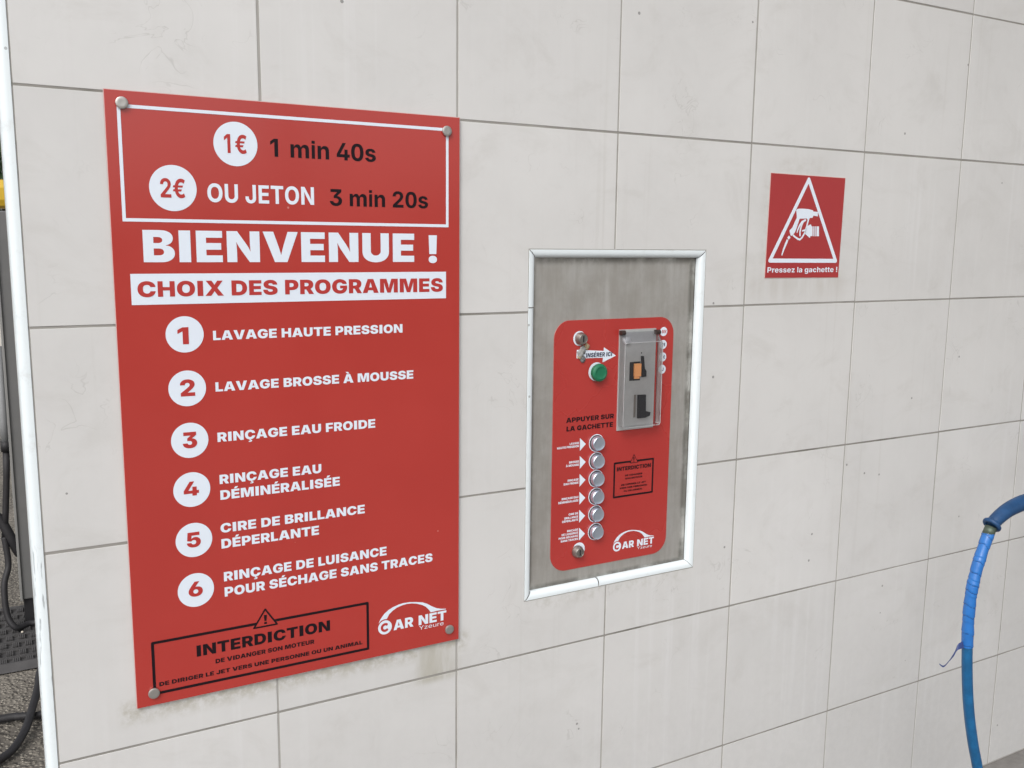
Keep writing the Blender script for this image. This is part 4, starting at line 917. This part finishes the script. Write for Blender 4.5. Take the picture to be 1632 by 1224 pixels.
mb = MB(); mb.tube([at(1579.5, 840, HY), at(1574, 853, HY)], .0112, 20); mb.build('fitting', M['brass'], hose, smooth=True)
q = ss[-1]; mb = MB(); mb.box(q.x - .045, q.x + .045, -.006, -.0006, q.z - .06, q.z + .06, .002); mb.build('wall_bracket', M['cabinet_edge'], hose)

# ------------------------------------------------------------------ behind the wall end: steel cabinet, hoses, mat
BY = 2.06
cb = thing('steel_cabinet', (-0.03, BY, 0), 'tall narrow grey steel cabinet on short black legs behind the wall end', 'cabinet')
cxl = -0.0285; mb = MB(); mb.box(cxl, cxl + .52, BY, BY + .30, .10, 1.385, .004); mb.build('body', M['cabinet'], cb)
mb = MB(); mb.box(cxl - .004, cxl + .0035, BY - .008, BY + .006, .099, 1.386, .001); mb.build('folded_edge', M['cabinet_edge'], cb)
for x in (cxl + .006, cxl + .485):
    mb = MB(); mb.box(x, x + .028, BY + .01, BY + .045, .0, .10, .002); mb.build('leg', M['rubber'], cb)
mb = MB(); mb.tube([(-.0435, BY + .06, .95), (-.0435, BY + .06, .70), (-.042, BY + .06, .628)], .0125, 16); tb = thing('suction_tube', (-.043, BY + .06, .62), 'grey plastic suction tube with black cuff beside the steel cabinet', 'tube')
mb.build('pipe', M['grey_tube'], tb, smooth=True)
mb = MB(); mb.tube([(-.042, BY + .06, .635), (-.0415, BY + .06, .60)], .0155, 16); mb.tube([(-.0415, BY + .06, .60), (-.046, BY + .06, .52), (-.056, BY + .055, .40), (-.066, BY + .05, .30)], [.011, .010, .010, .0095], 14); mb.build('cuff', M['rubber'], tb, smooth=True)
tag((lambda m_: (m_.box(-.047, -.036, BY + .09, BY + .094, .50, .60, .001), m_.build('cream_strap', M['strap']))[1])(MB()), 'short cream webbing strap hanging between black hoses', 'strap')
def floor_hose(name, pts, r, label):
    mb = MB(); mb.tube(smooth(pts, 10), r, 14); return tag(mb.build(name, M['rubber'], smooth=True), label, 'hose', 'black vacuum hoses behind the wall')
floor_hose('black_hose', [Vector(p) for p in ((-.066, BY + .05, .31), (-.060, BY + .03, .22), (-.076, BY + .0, .16), (-.074, BY - .03, .07), (-.05, BY - .05, .026), (-.01, BY - .02, .022), (.05, BY - .03, .03), (.12, BY, .10), (.2, BY + .02, .3))], .010, 'black hose looping down beside the steel cabinet onto the mat')
floor_hose('black_hose', [Vector(p) for p in ((-.11, BY + .07, .40), (-.075, BY + .06, .37), (-.045, BY + .05, .30), (-.02, BY + .06, .24), (.03, BY + .09, .2))], .016, 'thick black hose drooping behind the lower half of the cabinet')
floor_hose('black_hose', [Vector(p) for p in ((-.75, 1.35, .012), (-.35, 1.40, .012), (-.102, 1.395, .012), (-.05, 1.385, .012), (.02, 1.37, .012), (.2, 1.42, .012), (.5, 1.6, .012))], .0105, 'black hose lying straight across the gravel near the mat')
floor_hose('black_hose', [Vector(p) for p in ((.09, 1.72, .10), (.03, 1.66, .055), (.004, 1.60, .034), (-.003, 1.52, .033), (-.018, 1.41, .033), (-.05, 1.26, .02), (-.105, 1.17, .012), (-.25, 1.10, .012), (-.5, 1.12, .012))], .0105, 'black hose curving over the other one towards the left')
mat_ = MB(); mx0, mx1, my0, my1 = -1.0, .38, 1.715, 2.27
mat_.box(mx0, mx1, my0 + .03, my1, .0005, .006); mat_.add([(mx0, my0, .001), (mx1, my0, .001), (mx1, my0 + .032, .016), (mx0, my0 + .032, .016), (mx0, my0 + .038, .016), (mx1, my0 + .038, .016), (mx0, my0 + .038, .004), (mx1, my0 + .038, .004)], [(0, 1, 2, 3), (3, 2, 5, 4), (4, 5, 7, 6)])
yy = my0 + .04; k = 0
while yy < my1 - .05:
    xx = mx0 + (.018 if k % 2 else 0)
    while xx < mx1 - .04:
        for i in range(4): mat_.box(xx + i * .0052, xx + i * .0052 + .0034, yy, yy + .032, .004, .0155)
        xx += .036
    for i in range(3): mat_.box(mx0, mx1, yy + .036 + i * .0075, yy + .036 + i * .0075 + .0035, .004, .013)
    yy += .062; k += 1
tag(mat_.build('rubber_mat', M['mat']), 'black ribbed rubber drainage mat with sloping grey edge', 'mat')
mb = MB(); mb.lathe([(.004, 0), (.0035, .003), (.001, .004)], (0, 0, 0), 12)
pb = MB(); pb.add([(v[0] - .0335, v[2] + 1.985, .0165 - v[1]) for v in mb.v], mb.f); tag(pb.build('white_pebble', M['strap'], smooth=True), 'tiny white pebble lying on the black mat', 'pebble')
# beyond: yellow bollard and trees
yb = thing('yellow_post', (.24, 5.2, 0), 'yellow headed post standing far behind the steel cabinet', 'post')
mb = MB(); mb.tube([(.24, 5.2, 0), (.24, 5.2, 1.5)], .045, 20); mb.build('shaft', M['cabinet_edge'], yb, smooth=True)
mb = MB(); mb.box(-.06, .54, 5.08, 5.32, 1.47, 1.64, .05); mb.build('yellow_head', M['yellow'], yb)
def tree(x, y, h, r, seed, label):
    rnd = random.Random(seed); t = thing('broadleaf_tree', (x, y, 0), label, 'tree', 'trees beyond the pavement')
    mb = MB(); mb.tube([(x, y, 0), (x + .05, y, h * .25), (x - .05, y + .05, h * .5), (x, y, h * .8)], [.16, .13, .1, .04], 10)
    for k in range(9):
        a = rnd.uniform(0, 6.28); z = h * rnd.uniform(.28, .6); q = Vector((x, y, z)); mb.tube([q, q + Vector((math.cos(a) * r * .4, math.sin(a) * r * .4, r * .25)), q + Vector((math.cos(a) * r * .8, math.sin(a) * r * .8, r * .6))], [.06, .04, .015], 6)
    mb.build('trunk', M['bark'], t, smooth=True)
    cl = [(rnd.gauss(0, r * .42), rnd.gauss(0, r * .42), h * (.16 + .8 * rnd.random()), rnd.uniform(.25, .5) * r) for k in range(46)]
    mb = MB(); mb.flat = True
    for k in range(3600):
        c = rnd.choice(cl); d = Vector((rnd.gauss(0, 1), rnd.gauss(0, 1), rnd.gauss(0, .8))).normalized() * c[3] * rnd.uniform(.6, 1.05)
        p = Vector((x + c[0], y + c[1], c[2])) + d
        if p.z < .25: continue
        u = Vector((rnd.gauss(0, 1), rnd.gauss(0, 1), rnd.gauss(0, .6))).normalized(); w = u.orthogonal().normalized(); s_ = rnd.uniform(.07, .16)
        mb.add([p - u * s_, p + w * s_ * .5, p + u * s_, p - w * s_ * .5], [(0, 1, 2, 3)])
    mb.build('crown', M['leaf'], t)
for i, (x, y, h, r) in enumerate(((-4.6, 21, 5.4, 2.2), (-1.9, 19.5, 4.6, 2.0), (.35, 20.5, 3.6, 1.9))):
    tree(x, y, h, r, 11 + i, ['tall broadleaf tree leftmost beyond the pavement', 'rounder broadleaf tree left of the yellow post', 'low dark tree seen just behind the yellow post'][i])
# a roof added out of frame to the upper right: it shades the right-hand end of the wall
can = thing('added_shade_canopy', (1.7, -5.0, 0), 'unseen flat white roof on four thin posts, added to shade the wall', 'canopy')
mb = MB(); mb.box(1.6, 7, -5.0, .2, 3.0, 3.12, .01); mb.build('roof', M['canopy'], can)
for x, y in ((1.72, -4.9), (6.88, -4.9), (6.88, .22), (1.72, .16)):
    mb = MB(); mb.box(x - .05, x + .05, y - .03, y + .03, 0, 2.995, .005); mb.build('post', M['cabinet_edge'], can)
